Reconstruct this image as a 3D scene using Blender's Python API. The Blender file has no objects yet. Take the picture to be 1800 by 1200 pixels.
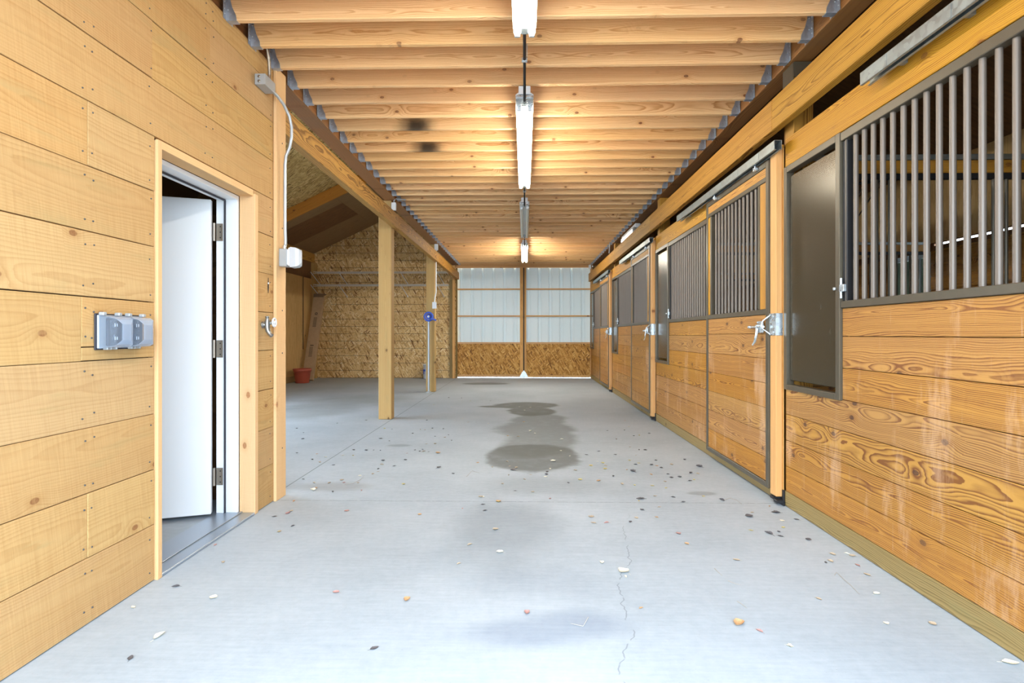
import bpy, math, random
from mathutils import Vector, Matrix
random.seed(7)
C = bpy.context.scene.collection
sc = bpy.context.scene
PI = math.pi
WORLD, EXPOSURE = 11.6, 0.2

# ------------------------------------------------------------------ node helpers
class NT:
    def __init__(s, name):
        s.m = bpy.data.materials.new(name); s.m.use_nodes = True
        s.t = s.m.node_tree; s.t.nodes.clear()
        s.out = s.t.nodes.new('ShaderNodeOutputMaterial')
    def n(s, typ, **kw):
        nd = s.t.nodes.new(typ)
        for k, v in kw.items(): setattr(nd, k, v)
        return nd
    def put(s, sock, v):
        if v is None: return
        if isinstance(v, bpy.types.NodeSocket): s.t.links.new(v, sock)
        elif isinstance(v, (tuple, list)):
            if sock.type == 'RGBA' and len(v) == 3: v = (*v, 1)
            sock.default_value = v
        else: sock.default_value = v
    def math(s, op, a, b=None, c=None, clamp=False):
        nd = s.n('ShaderNodeMath', operation=op, use_clamp=clamp)
        s.put(nd.inputs[0], a); s.put(nd.inputs[1], b); s.put(nd.inputs[2], c)
        return nd.outputs[0]
    def vmath(s, op, a, b=None, scale=None):
        nd = s.n('ShaderNodeVectorMath', operation=op)
        s.put(nd.inputs[0], a); s.put(nd.inputs[1], b)
        if scale is not None: s.put(nd.inputs['Scale'], scale)
        return nd.outputs['Value'] if op in ('LENGTH', 'DISTANCE', 'DOT_PRODUCT') else nd.outputs[0]
    def sep(s, v):
        nd = s.n('ShaderNodeSeparateXYZ'); s.put(nd.inputs[0], v); return nd.outputs
    def comb(s, x=0, y=0, z=0):
        nd = s.n('ShaderNodeCombineXYZ')
        for i, v in enumerate((x, y, z)): s.put(nd.inputs[i], v)
        return nd.outputs[0]
    def mix(s, f, a, b, blend='MIX'):
        nd = s.n('ShaderNodeMix', data_type='RGBA', blend_type=blend)
        s.put(nd.inputs['Factor'], f); s.put(nd.inputs['A'], a) if False else None
        s.put(nd.inputs[6], a); s.put(nd.inputs[7], b)
        return nd.outputs[2]
    def ramp(s, f, stops, interp='LINEAR'):
        nd = s.n('ShaderNodeValToRGB'); nd.color_ramp.interpolation = interp
        e = nd.color_ramp.elements
        while len(e) < len(stops): e.new(0.5)
        for i, (p, c) in enumerate(stops):
            e[i].position = p
            e[i].color = (c, c, c, 1) if isinstance(c, (int, float)) else (*c, 1)
        s.put(nd.inputs[0], f); return nd.outputs[0]
    def step(s, f, a, b):                       # smoothstep from 0 at a to 1 at b
        nd = s.n('ShaderNodeMapRange', interpolation_type='SMOOTHSTEP')
        s.put(nd.inputs[0], f)
        if a <= b: lo, hi, t0, t1 = a, b, 0., 1.
        else: lo, hi, t0, t1 = b, a, 1., 0.
        for i, v in zip((1, 2, 3, 4), (lo, hi, t0, t1)): nd.inputs[i].default_value = v
        return nd.outputs[0]
    def noise(s, v, scale=5, detail=3, rough=.55, dist=0., dim='3D'):
        nd = s.n('ShaderNodeTexNoise', noise_dimensions=dim); s.put(nd.inputs['Vector'], v)
        nd.inputs['Scale'].default_value = scale; nd.inputs['Detail'].default_value = detail
        nd.inputs['Roughness'].default_value = rough; nd.inputs['Distortion'].default_value = dist
        return nd.outputs
    def voro(s, v, scale=1, feature='F1', dim='3D', rnd=1.):
        nd = s.n('ShaderNodeTexVoronoi', feature=feature, voronoi_dimensions=dim); s.put(nd.inputs['Vector'], v)
        nd.inputs['Scale'].default_value = scale; nd.inputs['Randomness'].default_value = rnd
        return nd.outputs
    def bump(s, h, strength=.3, dist=.002):
        nd = s.n('ShaderNodeBump'); nd.inputs['Strength'].default_value = strength
        nd.inputs['Distance'].default_value = dist; s.put(nd.inputs['Height'], h); return nd.outputs[0]
    def attr(s, name):
        return s.n('ShaderNodeAttribute', attribute_name=name).outputs
    def obj(s): return s.n('ShaderNodeTexCoord').outputs['Object']
    def bsdf(s, color, rough=.6, metal=0., normal=None, spec=.5, **kw):
        b = s.n('ShaderNodeBsdfPrincipled')
        s.put(b.inputs['Base Color'], color); s.put(b.inputs['Roughness'], rough); s.put(b.inputs['Metallic'], metal)
        s.put(b.inputs['Specular IOR Level'], spec)
        if normal is not None: s.put(b.inputs['Normal'], normal)
        for k, v in kw.items(): s.put(b.inputs[k.replace('_', ' ')], v)
        s.t.links.new(b.outputs[0], s.out.inputs[0]); return b

def srgb(r, g, b, keep=True):
    f = lambda c: (c / 255 / 12.92) if c / 255 <= .04045 else ((c / 255 + .055) / 1.055) ** 2.4
    return (f(r), f(g), f(b))

# ------------------------------------------------------------------ wood (works on the board-local attribute 'bl' and the per-board random 'br')
def pale(c, k=.82, g=1.0):
    m = (c[0] + c[1] + c[2]) / 3
    return tuple(min(.9, (m + (x - m) * k) * g) for x in c)
def wood(name, light, dark, freq=150., contrast=.6, knots=.25, knotcol=(.09, .04, .02), saw=0., tint=.15, warp=.05,
         grey=0., greycol=(.30, .27, .16), dirt=0., rough=.55, fiber=.18, depth=(.03, .09), char=None, spec=.35, knot_r=.075, sat=1.):
    light, dark = pale(light, sat), pale(dark, sat)
    t = NT(name)
    bl = t.attr('bl')['Vector']; br = t.attr('br')['Fac']
    oi = t.n('ShaderNodeObjectInfo').outputs['Random']
    wn = t.n('ShaderNodeTexWhiteNoise', noise_dimensions='1D')
    t.put(wn.inputs['W'], t.math('ADD', t.math('MULTIPLY', br, 61.7), t.math('MULTIPLY', oi, 13.3)))
    c = t.sep(wn.outputs['Color'])
    b = t.sep(bl)
    u = t.math('ADD', b[0], t.math('MULTIPLY', c[2], 40.))
    seed = t.math('MULTIPLY', c[0], 30.)
    wv = t.noise(t.comb(t.math('MULTIPLY', u, 1.0), t.math('MULTIPLY', b[1], 3.5), seed), scale=1.2, detail=2.5, rough=.5)[1]
    w3 = t.sep(wv)
    v = t.math('ADD', t.math('ADD', b[1], t.math('MULTIPLY', t.math('SUBTRACT', c[0], .5), .16)),
               t.math('MULTIPLY', t.math('SUBTRACT', w3[0], .5), warp))
    w = t.math('ADD', t.math('ADD', b[2], t.math('ADD', t.math('MULTIPLY', c[1], depth[1]), depth[0])),
               t.math('MULTIPLY', t.math('SUBTRACT', w3[1], .5), warp * 1.3))
    # knots
    kv = t.voro(t.comb(t.math('MULTIPLY', u, 3.2), t.math('ADD', t.math('MULTIPLY', b[1], 5.2), seed), 0), scale=1., dim='2D', rnd=.9)
    keep = t.math('LESS_THAN', t.sep(kv['Color'])[0], knots)
    kd = kv['Distance']
    bend = t.math('MULTIPLY', t.math('POWER', 2.718, t.math('MULTIPLY', t.math('MULTIPLY', kd, kd), -22.)), t.math('MULTIPLY', keep, .022))
    fine = t.noise(t.comb(t.math('MULTIPLY', u, 3.), t.math('MULTIPLY', b[1], 18.), seed), scale=2., detail=2)[0]
    r = t.math('SQRT', t.math('ADD', t.math('MULTIPLY', v, v), t.math('MULTIPLY', w, w)))
    r = t.math('ADD', t.math('ADD', r, bend), t.math('MULTIPLY', t.math('SUBTRACT', fine, .5), .006))
    ph = t.math('MULTIPLY', r, freq)
    fr = t.math('FRACT', ph)
    late = t.ramp(fr, [(0., 0.12), (.3, .1), (.62, .45), (.86, 1.), (.95, .9), (1., 0.12)])
    # each ring has its own strength
    rn = t.n('ShaderNodeTexWhiteNoise', noise_dimensions='1D')
    t.put(rn.inputs['W'], t.math('ADD', t.math('FLOOR', ph), t.math('MULTIPLY', br, 997.)))
    late = t.math('MULTIPLY', late, t.math('ADD', t.math('MULTIPLY', rn.outputs['Value'], .7), .45))
    fib = t.noise(t.comb(t.math('MULTIPLY', u, 5.), t.math('MULTIPLY', b[1], 260.), t.math('MULTIPLY', b[2], 260.)), scale=1., detail=3, rough=.65)[0]
    f = t.math('MULTIPLY', late, contrast)
    f = t.math('ADD', f, t.math('MULTIPLY', t.math('SUBTRACT', fib, .5), fiber), clamp=True)
    big = t.noise(t.comb(t.math('MULTIPLY', u, .9), t.math('MULTIPLY', b[1], 6.), seed), scale=1.3, detail=3)[0]
    f = t.math('ADD', f, t.math('MULTIPLY', t.math('SUBTRACT', big, .5), .45), clamp=True)
    col = t.mix(f, light, dark)
    hs = t.n('ShaderNodeHueSaturation')
    t.put(hs.inputs['Hue'], t.math('ADD', .5, t.math('MULTIPLY', t.math('SUBTRACT', c[1], .5), .007)))
    t.put(hs.inputs['Saturation'], t.math('ADD', 1., t.math('MULTIPLY', t.math('SUBTRACT', c[2], .5), .12)))
    t.put(hs.inputs['Value'], t.math('ADD', 1., t.math('MULTIPLY', t.math('SUBTRACT', c[0], .5), tint * 2)))
    t.put(hs.inputs['Color'], col); col = hs.outputs[0]
    kc = t.math('MULTIPLY', t.step(kd, knot_r, knot_r * .72), keep)
    kr = t.math('MULTIPLY', t.step(kd, knot_r * 2.6, knot_r * .9), t.math('MULTIPLY', keep, .35))
    col = t.mix(kr, col, dark)
    core = t.noise(t.vmath('SCALE', bl, scale=90.), scale=1., detail=2)[0]
    col = t.mix(t.math('MULTIPLY', kc, t.math('ADD', .5, t.math('MULTIPLY', core, .7), clamp=True)), col, knotcol)
    h = t.math('MULTIPLY', late, -.5)
    if saw:
        sn = t.noise(t.comb(t.math('MULTIPLY', t.math('ADD', u, t.math('MULTIPLY', b[1], .12)), 150.), t.math('MULTIPLY', b[1], 5.), seed), scale=1., detail=2, rough=.6)[0]
        sf = t.math('MULTIPLY', t.math('SUBTRACT', sn, .5), saw)
        col = t.mix(t.math('ADD', .0, sf, clamp=True), col, dark)
        col = t.mix(t.math('MULTIPLY', sf, -1., clamp=True), col, tuple(min(1, x * 1.25) for x in light))
        h = t.math('ADD', h, t.math('MULTIPLY', sn, 1.6))
    if grey:
        gn = t.noise(t.comb(t.math('MULTIPLY', u, 1.2), t.math('MULTIPLY', b[1], 7.), t.math('ADD', seed, 4.)), scale=1.6, detail=4, rough=.6)[0]
        col = t.mix(t.math('MULTIPLY', t.step(gn, .54, .72), grey), col, greycol)
    if dirt:
        o = t.sep(t.obj())
        dn = t.noise(t.comb(t.math('MULTIPLY', o[0], 7.), t.math('MULTIPLY', o[1], 7.), t.math('MULTIPLY', o[2], 1.6)), scale=1., detail=6, rough=.72)[0]
        d2 = t.noise(t.obj(), scale=1.3, detail=2)[0]
        dm = t.math('MULTIPLY', t.step(t.math('ADD', dn, t.math('MULTIPLY', t.math('SUBTRACT', d2, .5), .5)), .53, .74), dirt)
        col = t.mix(dm, col, srgb(214, 176, 142))
        d3 = t.noise(t.comb(t.math('MULTIPLY', o[0], 60.), t.math('MULTIPLY', o[1], 60.), t.math('MULTIPLY', o[2], 3.)), scale=1., detail=3)[0]
        col = t.mix(t.math('MULTIPLY', t.step(d3, .68, .8), dirt * .8), col, srgb(226, 200, 176))
    if char:
        o = t.obj()
        for (cx, cz, rx, rz) in char:
            d = t.vmath('LENGTH', t.vmath('MULTIPLY', t.vmath('SUBTRACT', o, (cx, 0, cz)), (1 / rx, 0, 1 / rz)))
            d = t.math('ADD', d, t.math('MULTIPLY', t.math('SUBTRACT', t.noise(o, scale=9., detail=3)[0], .5), .5))
            col = t.mix(t.math('MULTIPLY', t.step(d, 1.35, .15), .95), col, (.008, .007, .006))
    t.bsdf(col, rough, normal=t.bump(t.math('ADD', h, t.math('MULTIPLY', fib, .6)), .35 if saw else .22, .0015), spec=spec)
    return t.m

def osb(name, plane, cols, gain=1., lines=None, scale=1.):
    t = NT(name); o = t.sep(t.obj())
    a, b = {'xz': (o[0], o[2]), 'yz': (o[1], o[2]), 'xy': (o[1], o[0])}[plane]
    val = None
    for i, (ang, sx, sy) in enumerate([(1.2, 9, 40), (.25, 8, 36), (2.6, 9, 42), (1.75, 9, 44), (.7, 10, 46), (2.1, 9, 40)]):
        ca, sa = math.cos(ang), math.sin(ang)
        p = t.math('ADD', t.math('MULTIPLY', a, ca), t.math('MULTIPLY', b, sa))
        q = t.math('SUBTRACT', t.math('MULTIPLY', b, ca), t.math('MULTIPLY', a, sa))
        vo = t.voro(t.comb(t.math('MULTIPLY', p, sx * scale), t.math('MULTIPLY', q, sy * scale), i * 3.7), scale=1., rnd=1.)
        cc = t.sep(vo['Color'])
        fine = t.noise(t.comb(t.math('MULTIPLY', p, 12.), t.math('MULTIPLY', q, 240.), 0), scale=1., detail=2)[0]
        vv = t.math('ADD', cc[0], t.math('MULTIPLY', t.math('SUBTRACT', fine, .5), .35))
        if val is None: val = vv
        else:
            nd = t.n('ShaderNodeMix', data_type='FLOAT'); t.put(nd.inputs[0], t.math('GREATER_THAN', cc[1], .5))
            t.put(nd.inputs[2], val); t.put(nd.inputs[3], vv); val = nd.outputs[0]
    col = t.ramp(val, [(0., cols[0]), (.12, cols[1]), (.5, cols[2]), (.85, cols[3]), (1., cols[4])])
    big = t.noise(t.comb(a, b, 0), scale=.9, detail=3)[0]
    col = t.mix(t.math('MULTIPLY', t.step(big, .45, .7), .25), col, cols[1])
    if lines:
        fr = t.math('FRACT', t.math('MULTIPLY', b, 1 / lines))
        gap = t.math('GREATER_THAN', t.noise(t.comb(t.math('MULTIPLY', a, .8), t.math('FLOOR', t.math('MULTIPLY', b, 1 / lines)), 0), scale=1., detail=1)[0], .42)
        col = t.mix(t.math('MULTIPLY', t.math('MULTIPLY', t.math('LESS_THAN', fr, .055), gap), .75), col, (.03, .018, .008))
        fr2 = t.math('FRACT', t.math('MULTIPLY', t.math('ADD', a, .35), 1 / 1.17))
        col = t.mix(t.math('MULTIPLY', t.math('LESS_THAN', fr2, .008), .6), col, (.05, .03, .015))
    t.bsdf(col, .65, normal=t.bump(val, .06, .001), spec=.3)
    return t.m

def plywood(name, light, dark, plane='yz', rough=.6):
    t = NT(name); o = t.sep(t.obj())
    a, b, d = {'yz': (o[1], o[2], o[0]), 'xz': (o[0], o[2], o[1]), 'xy': (o[1], o[0], o[2])}[plane]
    n = t.noise(t.comb(t.math('MULTIPLY', a, 7.), t.math('MULTIPLY', b, .6), d), scale=1., detail=4, dist=.6)[0]
    fr = t.math('FRACT', t.math('MULTIPLY', n, 9.))
    f = t.ramp(fr, [(0, .15), (.7, .5), (.95, .8), (1, .15)])
    k = t.voro(t.comb(t.math('MULTIPLY', a, 6.), t.math('MULTIPLY', b, 3.), 2.), scale=1.)
    kk = t.math('MULTIPLY', t.step(k['Distance'], .11, .05), t.math('LESS_THAN', t.sep(k['Color'])[0], .3))
    col = t.mix(f, light, dark)
    col = t.mix(t.math('MULTIPLY', kk, .8), col, (.06, .03, .015))
    t.bsdf(col, rough, spec=.3); return t.m

def paint(name, col, rough=.4, metal=0., spec=.5, mottled=0., bump=0., scuff=None, **kw):
    t = NT(name); c = col; nrm = None
    if mottled:
        n = t.noise(t.obj(), scale=14., detail=5, rough=.65)[0]
        c = t.mix(t.step(n, .35, .7), tuple(x * (1 - mottled) for x in col), tuple(min(1, x * (1 + mottled * .6)) for x in col))
    if scuff:
        o = t.sep(t.obj())
        n = t.noise(t.comb(t.math('MULTIPLY', o[0], 9.), t.math('MULTIPLY', o[1], 9.), t.math('MULTIPLY', o[2], 3.)), scale=1.6, detail=7, rough=.75)[0]
        c = t.mix(t.math('MULTIPLY', t.step(n, .58, .8), scuff), c, (.45, .42, .36))
    if bump: nrm = t.bump(t.noise(t.obj(), scale=180., detail=2)[0], bump, .001)
    t.bsdf(c, rough, metal, nrm, spec, **kw); return t.m

def galv(name, base=(.42, .47, .48), rough=.42):
    t = NT(name); o = t.obj()
    v = t.voro(o, scale=38.); c = t.sep(v['Color'])[0]
    n = t.noise(o, scale=7., detail=4)[0]
    col = t.mix(t.math('ADD', t.math('MULTIPLY', c, .5), t.math('MULTIPLY', n, .5)), tuple(x * .72 for x in base), tuple(min(1, x * 1.3) for x in base))
    t.bsdf(col, t.math('ADD', rough - .08, t.math('MULTIPLY', c, .16)), .75); return t.m

def concrete(name, stains):
    t = NT(name); P = t.obj(); o = t.sep(P)
    n1 = t.noise(P, scale=.8, detail=6, rough=.62)[0]
    n2 = t.noise(P, scale=26., detail=5, rough=.7)[0]
    n3 = t.noise(t.comb(t.math('MULTIPLY', o[0], 5.), t.math('MULTIPLY', o[1], 60.), 0), scale=1., detail=3)[0]
    f = t.math('ADD', t.math('ADD', t.math('MULTIPLY', n1, .55), t.math('MULTIPLY', n2, .25)), t.math('MULTIPLY', n3, .2))
    col = t.ramp(f, [(.3, srgb(148, 158, 167)), (.5, srgb(170, 179, 187)), (.7, srgb(188, 196, 203))])
    sp = t.noise(P, scale=120., detail=2)[0]
    col = t.mix(t.math('MULTIPLY', t.step(sp, .68, .76), .35), col, srgb(110, 110, 108))
    dn = t.noise(P, scale=1.6, detail=5, rough=.6)[0]
    dn2 = t.noise(P, scale=6., detail=4, rough=.6)[0]
    dist = t.math('ADD', t.math('MULTIPLY', t.math('SUBTRACT', dn, .5), 1.1), t.math('MULTIPLY', t.math('SUBTRACT', dn2, .5), .35))
    for (blobs, a, sc_, soft, wob) in stains:
        d = None
        for (cx, cy, rx, ry) in blobs:
            e = t.vmath('LENGTH', t.vmath('MULTIPLY', t.vmath('SUBTRACT', P, (cx, cy, 0)), (1 / rx, 1 / ry, 0)))
            d = e if d is None else t.math('SMOOTH_MIN', d, e, .25)
        d = t.math('ADD', d, t.math('MULTIPLY', dist, wob))
        m_ = t.math('MULTIPLY', t.step(d, 1 + soft, 1 - soft), t.math('MULTIPLY', t.math('ADD', .62, t.math('MULTIPLY', dn2, .75), clamp=True), a))
        col = t.mix(m_, col, sc_)
    # crack near the front, right of the middle
    wob = t.math('MULTIPLY', t.math('SUBTRACT', t.noise(t.comb(0, o[1], 0), scale=2.2, detail=4, rough=.6)[0], .5), .28)
    line = t.math('ADD', t.math('ADD', .02, t.math('MULTIPLY', o[1], .175)), wob)
    dd = t.math('ABSOLUTE', t.math('SUBTRACT', o[0], line))
    br_ = t.step(t.noise(P, scale=9., detail=2)[0], .42, .5)
    cm = t.math('MULTIPLY', t.math('MULTIPLY', t.step(dd, .004, .0015), br_), t.step(o[1], 3.8, 3.0))
    col = t.mix(t.math('MULTIPLY', cm, .45), col, srgb(95, 98, 100))
    # control joints
    jt = t.math('MULTIPLY', t.step(t.math('ABSOLUTE', t.math('SUBTRACT', o[1], 3.80)), .005, .002), 1.)
    jl = t.math('MULTIPLY', t.step(t.math('ABSOLUTE', t.math('ADD', o[0], 1.80)), .006, .003), t.math('GREATER_THAN', o[1], 3.8))
    jj = t.math('MULTIPLY', t.math('MAXIMUM', t.math('MULTIPLY', jt, t.step(n2, .38, .55)), jl), .7)
    col = t.mix(jj, col, srgb(86, 88, 88))
    t.bsdf(col, t.math('ADD', .55, t.math('MULTIPLY', n1, .25)), normal=t.bump(t.math('ADD', n2, t.math('MULTIPLY', n3, .5)), .25, .002), spec=.3)
    return t.m

# ------------------------------------------------------------------ mesh builder
class MB:
    def __init__(s): s.v = []; s.f = []; s.m = []; s.bl = []; s.br = []; s.sm = []
    def _add(s, vs, fs, mat=0, smooth=False, bl=None, br=None):
        k = len(s.v); s.v += [tuple(p) for p in vs]
        s.f += [tuple(i + k for i in f) for f in fs]; s.m += [mat] * len(fs); s.sm += [smooth] * len(fs)
        s.bl += bl if bl else [tuple(p) for p in vs]; s.br += [random.random() if br is None else br] * len(vs)
        return s
    def box(s, x0, x1, y0, y1, z0, z1, c=.002, mat=0, M=None, off=(0, 0, 0)):
        d = (x1 - x0, y1 - y0, z1 - z0); c = min(c, min(d) * .3)
        ctr = ((x0 + x1) / 2, (y0 + y1) / 2, (z0 + z1) / 2)
        order = sorted(range(3), key=lambda i: -d[i])
        vs = []; idx = {}
        for sx in (-1, 1):
            for sy in (-1, 1):
                for sz in (-1, 1):
                    for ax in range(3):
                        sg = (sx, sy, sz); p = []
                        for i in range(3):
                            h = d[i] / 2 - (0 if i == ax else c)
                            p.append(sg[i] * h)
                        idx[(sx, sy, sz, ax)] = len(vs); vs.append(p)
        fs = []
        def q(a): fs.append(a)
        for ax in range(3):
            o1, o2 = [i for i in range(3) if i != ax]
            for sg in (-1, 1):
                ring = []
                for a, b in ((-1, -1), (1, -1), (1, 1), (-1, 1)):
                    k = [0, 0, 0]; k[ax] = sg; k[o1] = a; k[o2] = b; ring.append(idx[(*k, ax)])
                flip = (sg > 0) != ((ax == 1))
                q(ring if flip else ring[::-1])
        for ax in range(3):               # edge chamfers run along ax
            o1, o2 = [i for i in range(3) if i != ax]
            for a in (-1, 1):
                for b in (-1, 1):
                    def key(e): k = [0, 0, 0]; k[ax] = e; k[o1] = a; k[o2] = b; return tuple(k)
                    r = [idx[(*key(-1), o1)], idx[(*key(1), o1)], idx[(*key(1), o2)], idx[(*key(-1), o2)]]
                    p = [Vector(vs[i]) for i in r]; nr = (p[1] - p[0]).cross(p[2] - p[0]); cen = sum(p, Vector()) / 4
                    outw = Vector([0 if i == ax else cen[i] for i in range(3)])
                    q(r if nr.dot(outw) > 0 else r[::-1])
        for sx in (-1, 1):
            for sy in (-1, 1):
                for sz in (-1, 1):
                    r = [idx[(sx, sy, sz, a)] for a in range(3)]
                    q(r if sx * sy * sz > 0 else r[::-1])
        bl = [(p[order[0]] + off[0], p[order[1]] + off[1], p[order[2]] + off[2]) for p in vs]
        pts = [Vector(p) + Vector(ctr) for p in vs]
        if M is not None: pts = [M @ p for p in pts]
        return s._add(pts, fs, mat, False, bl)
    def tube(s, pts, r, n=10, mat=0, cap=True, smooth=True):
        pts = [Vector(p) for p in pts]; vs = []; fs = []
        rad = r if isinstance(r, (list, tuple)) else [r] * len(pts)
        up = None
        for i, p in enumerate(pts):
            t = (pts[min(i + 1, len(pts) - 1)] - pts[max(i - 1, 0)]).normalized()
            if up is None:
                up = Vector((0, 0, 1)) if abs(t.z) < .9 else Vector((1, 0, 0))
            a = t.cross(up).normalized(); b = a.cross(t).normalized(); up = b
            for k in range(n):
                g = 2 * PI * k / n; vs.append(p + (a * math.cos(g) + b * math.sin(g)) * rad[i])
        for i in range(len(pts) - 1):
            for k in range(n):
                k2 = (k + 1) % n
                fs.append((i * n + k, i * n + k2, (i + 1) * n + k2, (i + 1) * n + k))
        s._add(vs, fs, mat, smooth)
        if cap:
            s._add(vs[:n], [tuple(range(n))[::-1]], mat); s._add(vs[-n:], [tuple(range(n))], mat)
        return s
    def lathe(s, prof, ctr=(0, 0, 0), n=28, mat=0, axis='z'):
        vs = []; fs = []
        for (r, z) in prof:
            for k in range(n):
                g = 2 * PI * k / n; x, y = r * math.cos(g), r * math.sin(g)
                p = {'z': (x, y, z), 'y': (x, z, y), 'x': (z, x, y)}[axis]
                vs.append((p[0] + ctr[0], p[1] + ctr[1], p[2] + ctr[2]))
        for i in range(len(prof) - 1):
            for k in range(n):
                k2 = (k + 1) % n; fs.append((i * n + k, i * n + k2, (i + 1) * n + k2, (i + 1) * n + k))
        return s._add(vs, fs, mat, True)
    def prism(s, poly, axis, a, b, mat=0):            # extrude a 2D outline along an axis
        n = len(poly)
        def P(p, h): return {'x': (h, p[0], p[1]), 'y': (p[0], h, p[1]), 'z': (p[0], p[1], h)}[axis]
        vs = [P(p, a) for p in poly] + [P(p, b) for p in poly]
        fs = [tuple(range(n))[::-1], tuple(range(n, 2 * n))] + [(i, (i + 1) % n, n + (i + 1) % n, n + i) for i in range(n)]
        return s._add(vs, fs, mat)
    def mesh(s, name, mats):
        me = bpy.data.meshes.new(name); me.from_pydata(s.v, [], s.f)
        for m in (mats if isinstance(mats, (list, tuple)) else [mats]): me.materials.append(m)
        me.polygons.foreach_set('material_index', s.m); me.polygons.foreach_set('use_smooth', s.sm)
        at = me.attributes.new('bl', 'FLOAT_VECTOR', 'POINT'); at.data.foreach_set('vector', [x for p in s.bl for x in p])
        at = me.attributes.new('br', 'FLOAT', 'POINT'); at.data.foreach_set('value', s.br)
        me.update()
        import bmesh
        bm = bmesh.new(); bm.from_mesh(me); bmesh.ops.recalc_face_normals(bm, faces=bm.faces[:]); bm.to_mesh(me); bm.free()
        return me
    def build(s, name, mats, parent=None, loc=None):
        o = bpy.data.objects.new(name, s.mesh(name, mats)); C.objects.link(o)
        if parent is not None: o.parent = parent
        if loc: o.location = loc
        return o

def tag(o, label=None, cat=None, group=None, kind=None):
    for k, v in (('label', label), ('category', cat), ('group', group), ('kind', kind)):
        if v: o[k] = v
    return o
def thing(name, label, cat, loc=(0, 0, 0), group=None, kind=None):
    o = bpy.data.objects.new(name, None); C.objects.link(o); o.location = loc
    o.empty_display_size = .1
    return tag(o, label, cat, group, kind)
def dup(o, parent=None, keep=True):
    c = o.copy(); C.objects.link(c); c.parent = parent
    for ch in list(o.children): dup(ch, c)
    return c

# ------------------------------------------------------------------ materials
M_left = wood('rough_sawn_pine', srgb(192, 156, 106), srgb(158, 115, 65), freq=110, contrast=.5, knots=.12, knotcol=srgb(128, 84, 52), saw=.95, tint=.05, grey=.45, greycol=srgb(166, 146, 100), rough=.8, spec=.15, knot_r=.07, fiber=.3)
M_trim = wood('sawn_trim_pine', srgb(222, 184, 138), srgb(198, 152, 104), freq=120, contrast=.3, knots=.08, knotcol=srgb(160, 100, 60), saw=.35, tint=.05, rough=.75, spec=.2)
M_plank = wood('southern_pine_plank', srgb(184, 134, 62), srgb(116, 67, 25), freq=125, contrast=1.4, knots=.22, knotcol=srgb(70, 42, 30), tint=.07, warp=.11, dirt=.4, rough=.5, fiber=.14, depth=(.015, .07), spec=.4)
M_header = wood('pine_header_board', srgb(202, 149, 56), srgb(136, 82, 24), freq=125, contrast=1.15, knots=.18, knotcol=srgb(110, 62, 30), tint=.05, warp=.07, rough=.55, depth=(.015, .06))
M_beam = wood('pine_beam', srgb(198, 148, 68), srgb(120, 78, 26), freq=130, contrast=1.2, knots=.12, knotcol=srgb(95, 55, 25), tint=.05, warp=.06, rough=.6, depth=(.02, .08))
M_joist = wood('douglas_fir_joist', srgb(246, 204, 150), srgb(202, 142, 84), freq=140, contrast=.95, knots=.42, knotcol=srgb(122, 66, 38), tint=.09, warp=.06, rough=.6, knot_r=.06)
M_joist_b = wood('douglas_fir_charred', srgb(246, 204, 150), srgb(202, 142, 84), freq=140, contrast=.95, knots=.42, knotcol=srgb(122, 66, 38), tint=.09, warp=.06, rough=.6, knot_r=.06, char=[(-.97, .03, .17, .14)])
M_rim = wood('weathered_rim_beam', srgb(150, 104, 62), srgb(96, 60, 30), freq=140, contrast=.6, knots=.2, tint=.1, rough=.7, grey=.3, greycol=srgb(110, 95, 75))
M_post = wood('treated_post', srgb(190, 156, 102), srgb(154, 114, 64), freq=120, contrast=.55, knots=.22, knotcol=srgb(96, 66, 34), tint=.05, grey=.25, greycol=srgb(150, 140, 92), rough=.65)
M_green = wood('treated_sill', srgb(150, 126, 78), srgb(92, 74, 38), freq=170, contrast=.85, knots=.1, tint=.05, grey=.5, greycol=srgb(134, 122, 78), rough=.7)
M_stud = wood('pine_stud', srgb(216, 166, 104), srgb(182, 124, 66), freq=150, contrast=.5, knots=.2, knotcol=srgb(110, 62, 32), tint=.06)
M_rafter = wood('orange_rafter', srgb(190, 128, 44), srgb(140, 84, 22), freq=140, contrast=.6, knots=.15, tint=.05)
M_osb = osb('osb_wall', 'xz', [srgb(120, 80, 44), srgb(190, 150, 94), srgb(218, 182, 124), srgb(228, 198, 142), srgb(242, 222, 178)], lines=.195)
M_osb_door = osb('osb_door', 'xz', [srgb(96, 58, 22), srgb(150, 104, 46), srgb(186, 136, 66), srgb(206, 158, 84), srgb(220, 180, 112)])
M_osb_roof = osb('osb_roof', 'xy', [srgb(104, 80, 40), srgb(160, 130, 76), srgb(196, 164, 104), srgb(214, 186, 124), srgb(226, 202, 146)])
M_ply = plywood('pale_plywood', srgb(220, 184, 126), srgb(186, 146, 88))
M_ply_dk = plywood('brown_plywood', srgb(128, 92, 58), srgb(92, 62, 38), 'xy')
M_ply_md = plywood('greybrown_plywood', srgb(152, 124, 88), srgb(122, 96, 66), 'xy')
M_ply_xy = plywood('loft_plywood', srgb(176, 134, 84), srgb(140, 98, 56), 'xy')
M_ply_xz = plywood('stall_plywood', srgb(176, 138, 84), srgb(140, 100, 56), 'xz')
M_steel = paint('brown_steel', srgb(92, 84, 70), .38, .35, mottled=.06)
M_bar = paint('taupe_steel_bar', srgb(112, 101, 91), .42, .15)
M_panel = paint('brown_steel_panel', srgb(76, 68, 53), .24, .45, scuff=.14)
M_galv = galv('galvanised_steel', (.30, .34, .345))
M_hanger = galv('joist_hanger_zinc', (.46, .50, .57), .5)
M_pipe = paint('zinc_conduit', srgb(176, 182, 188), .38, .5)
M_galv_b = galv('bright_zinc', (.62, .68, .72), .3)
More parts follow.
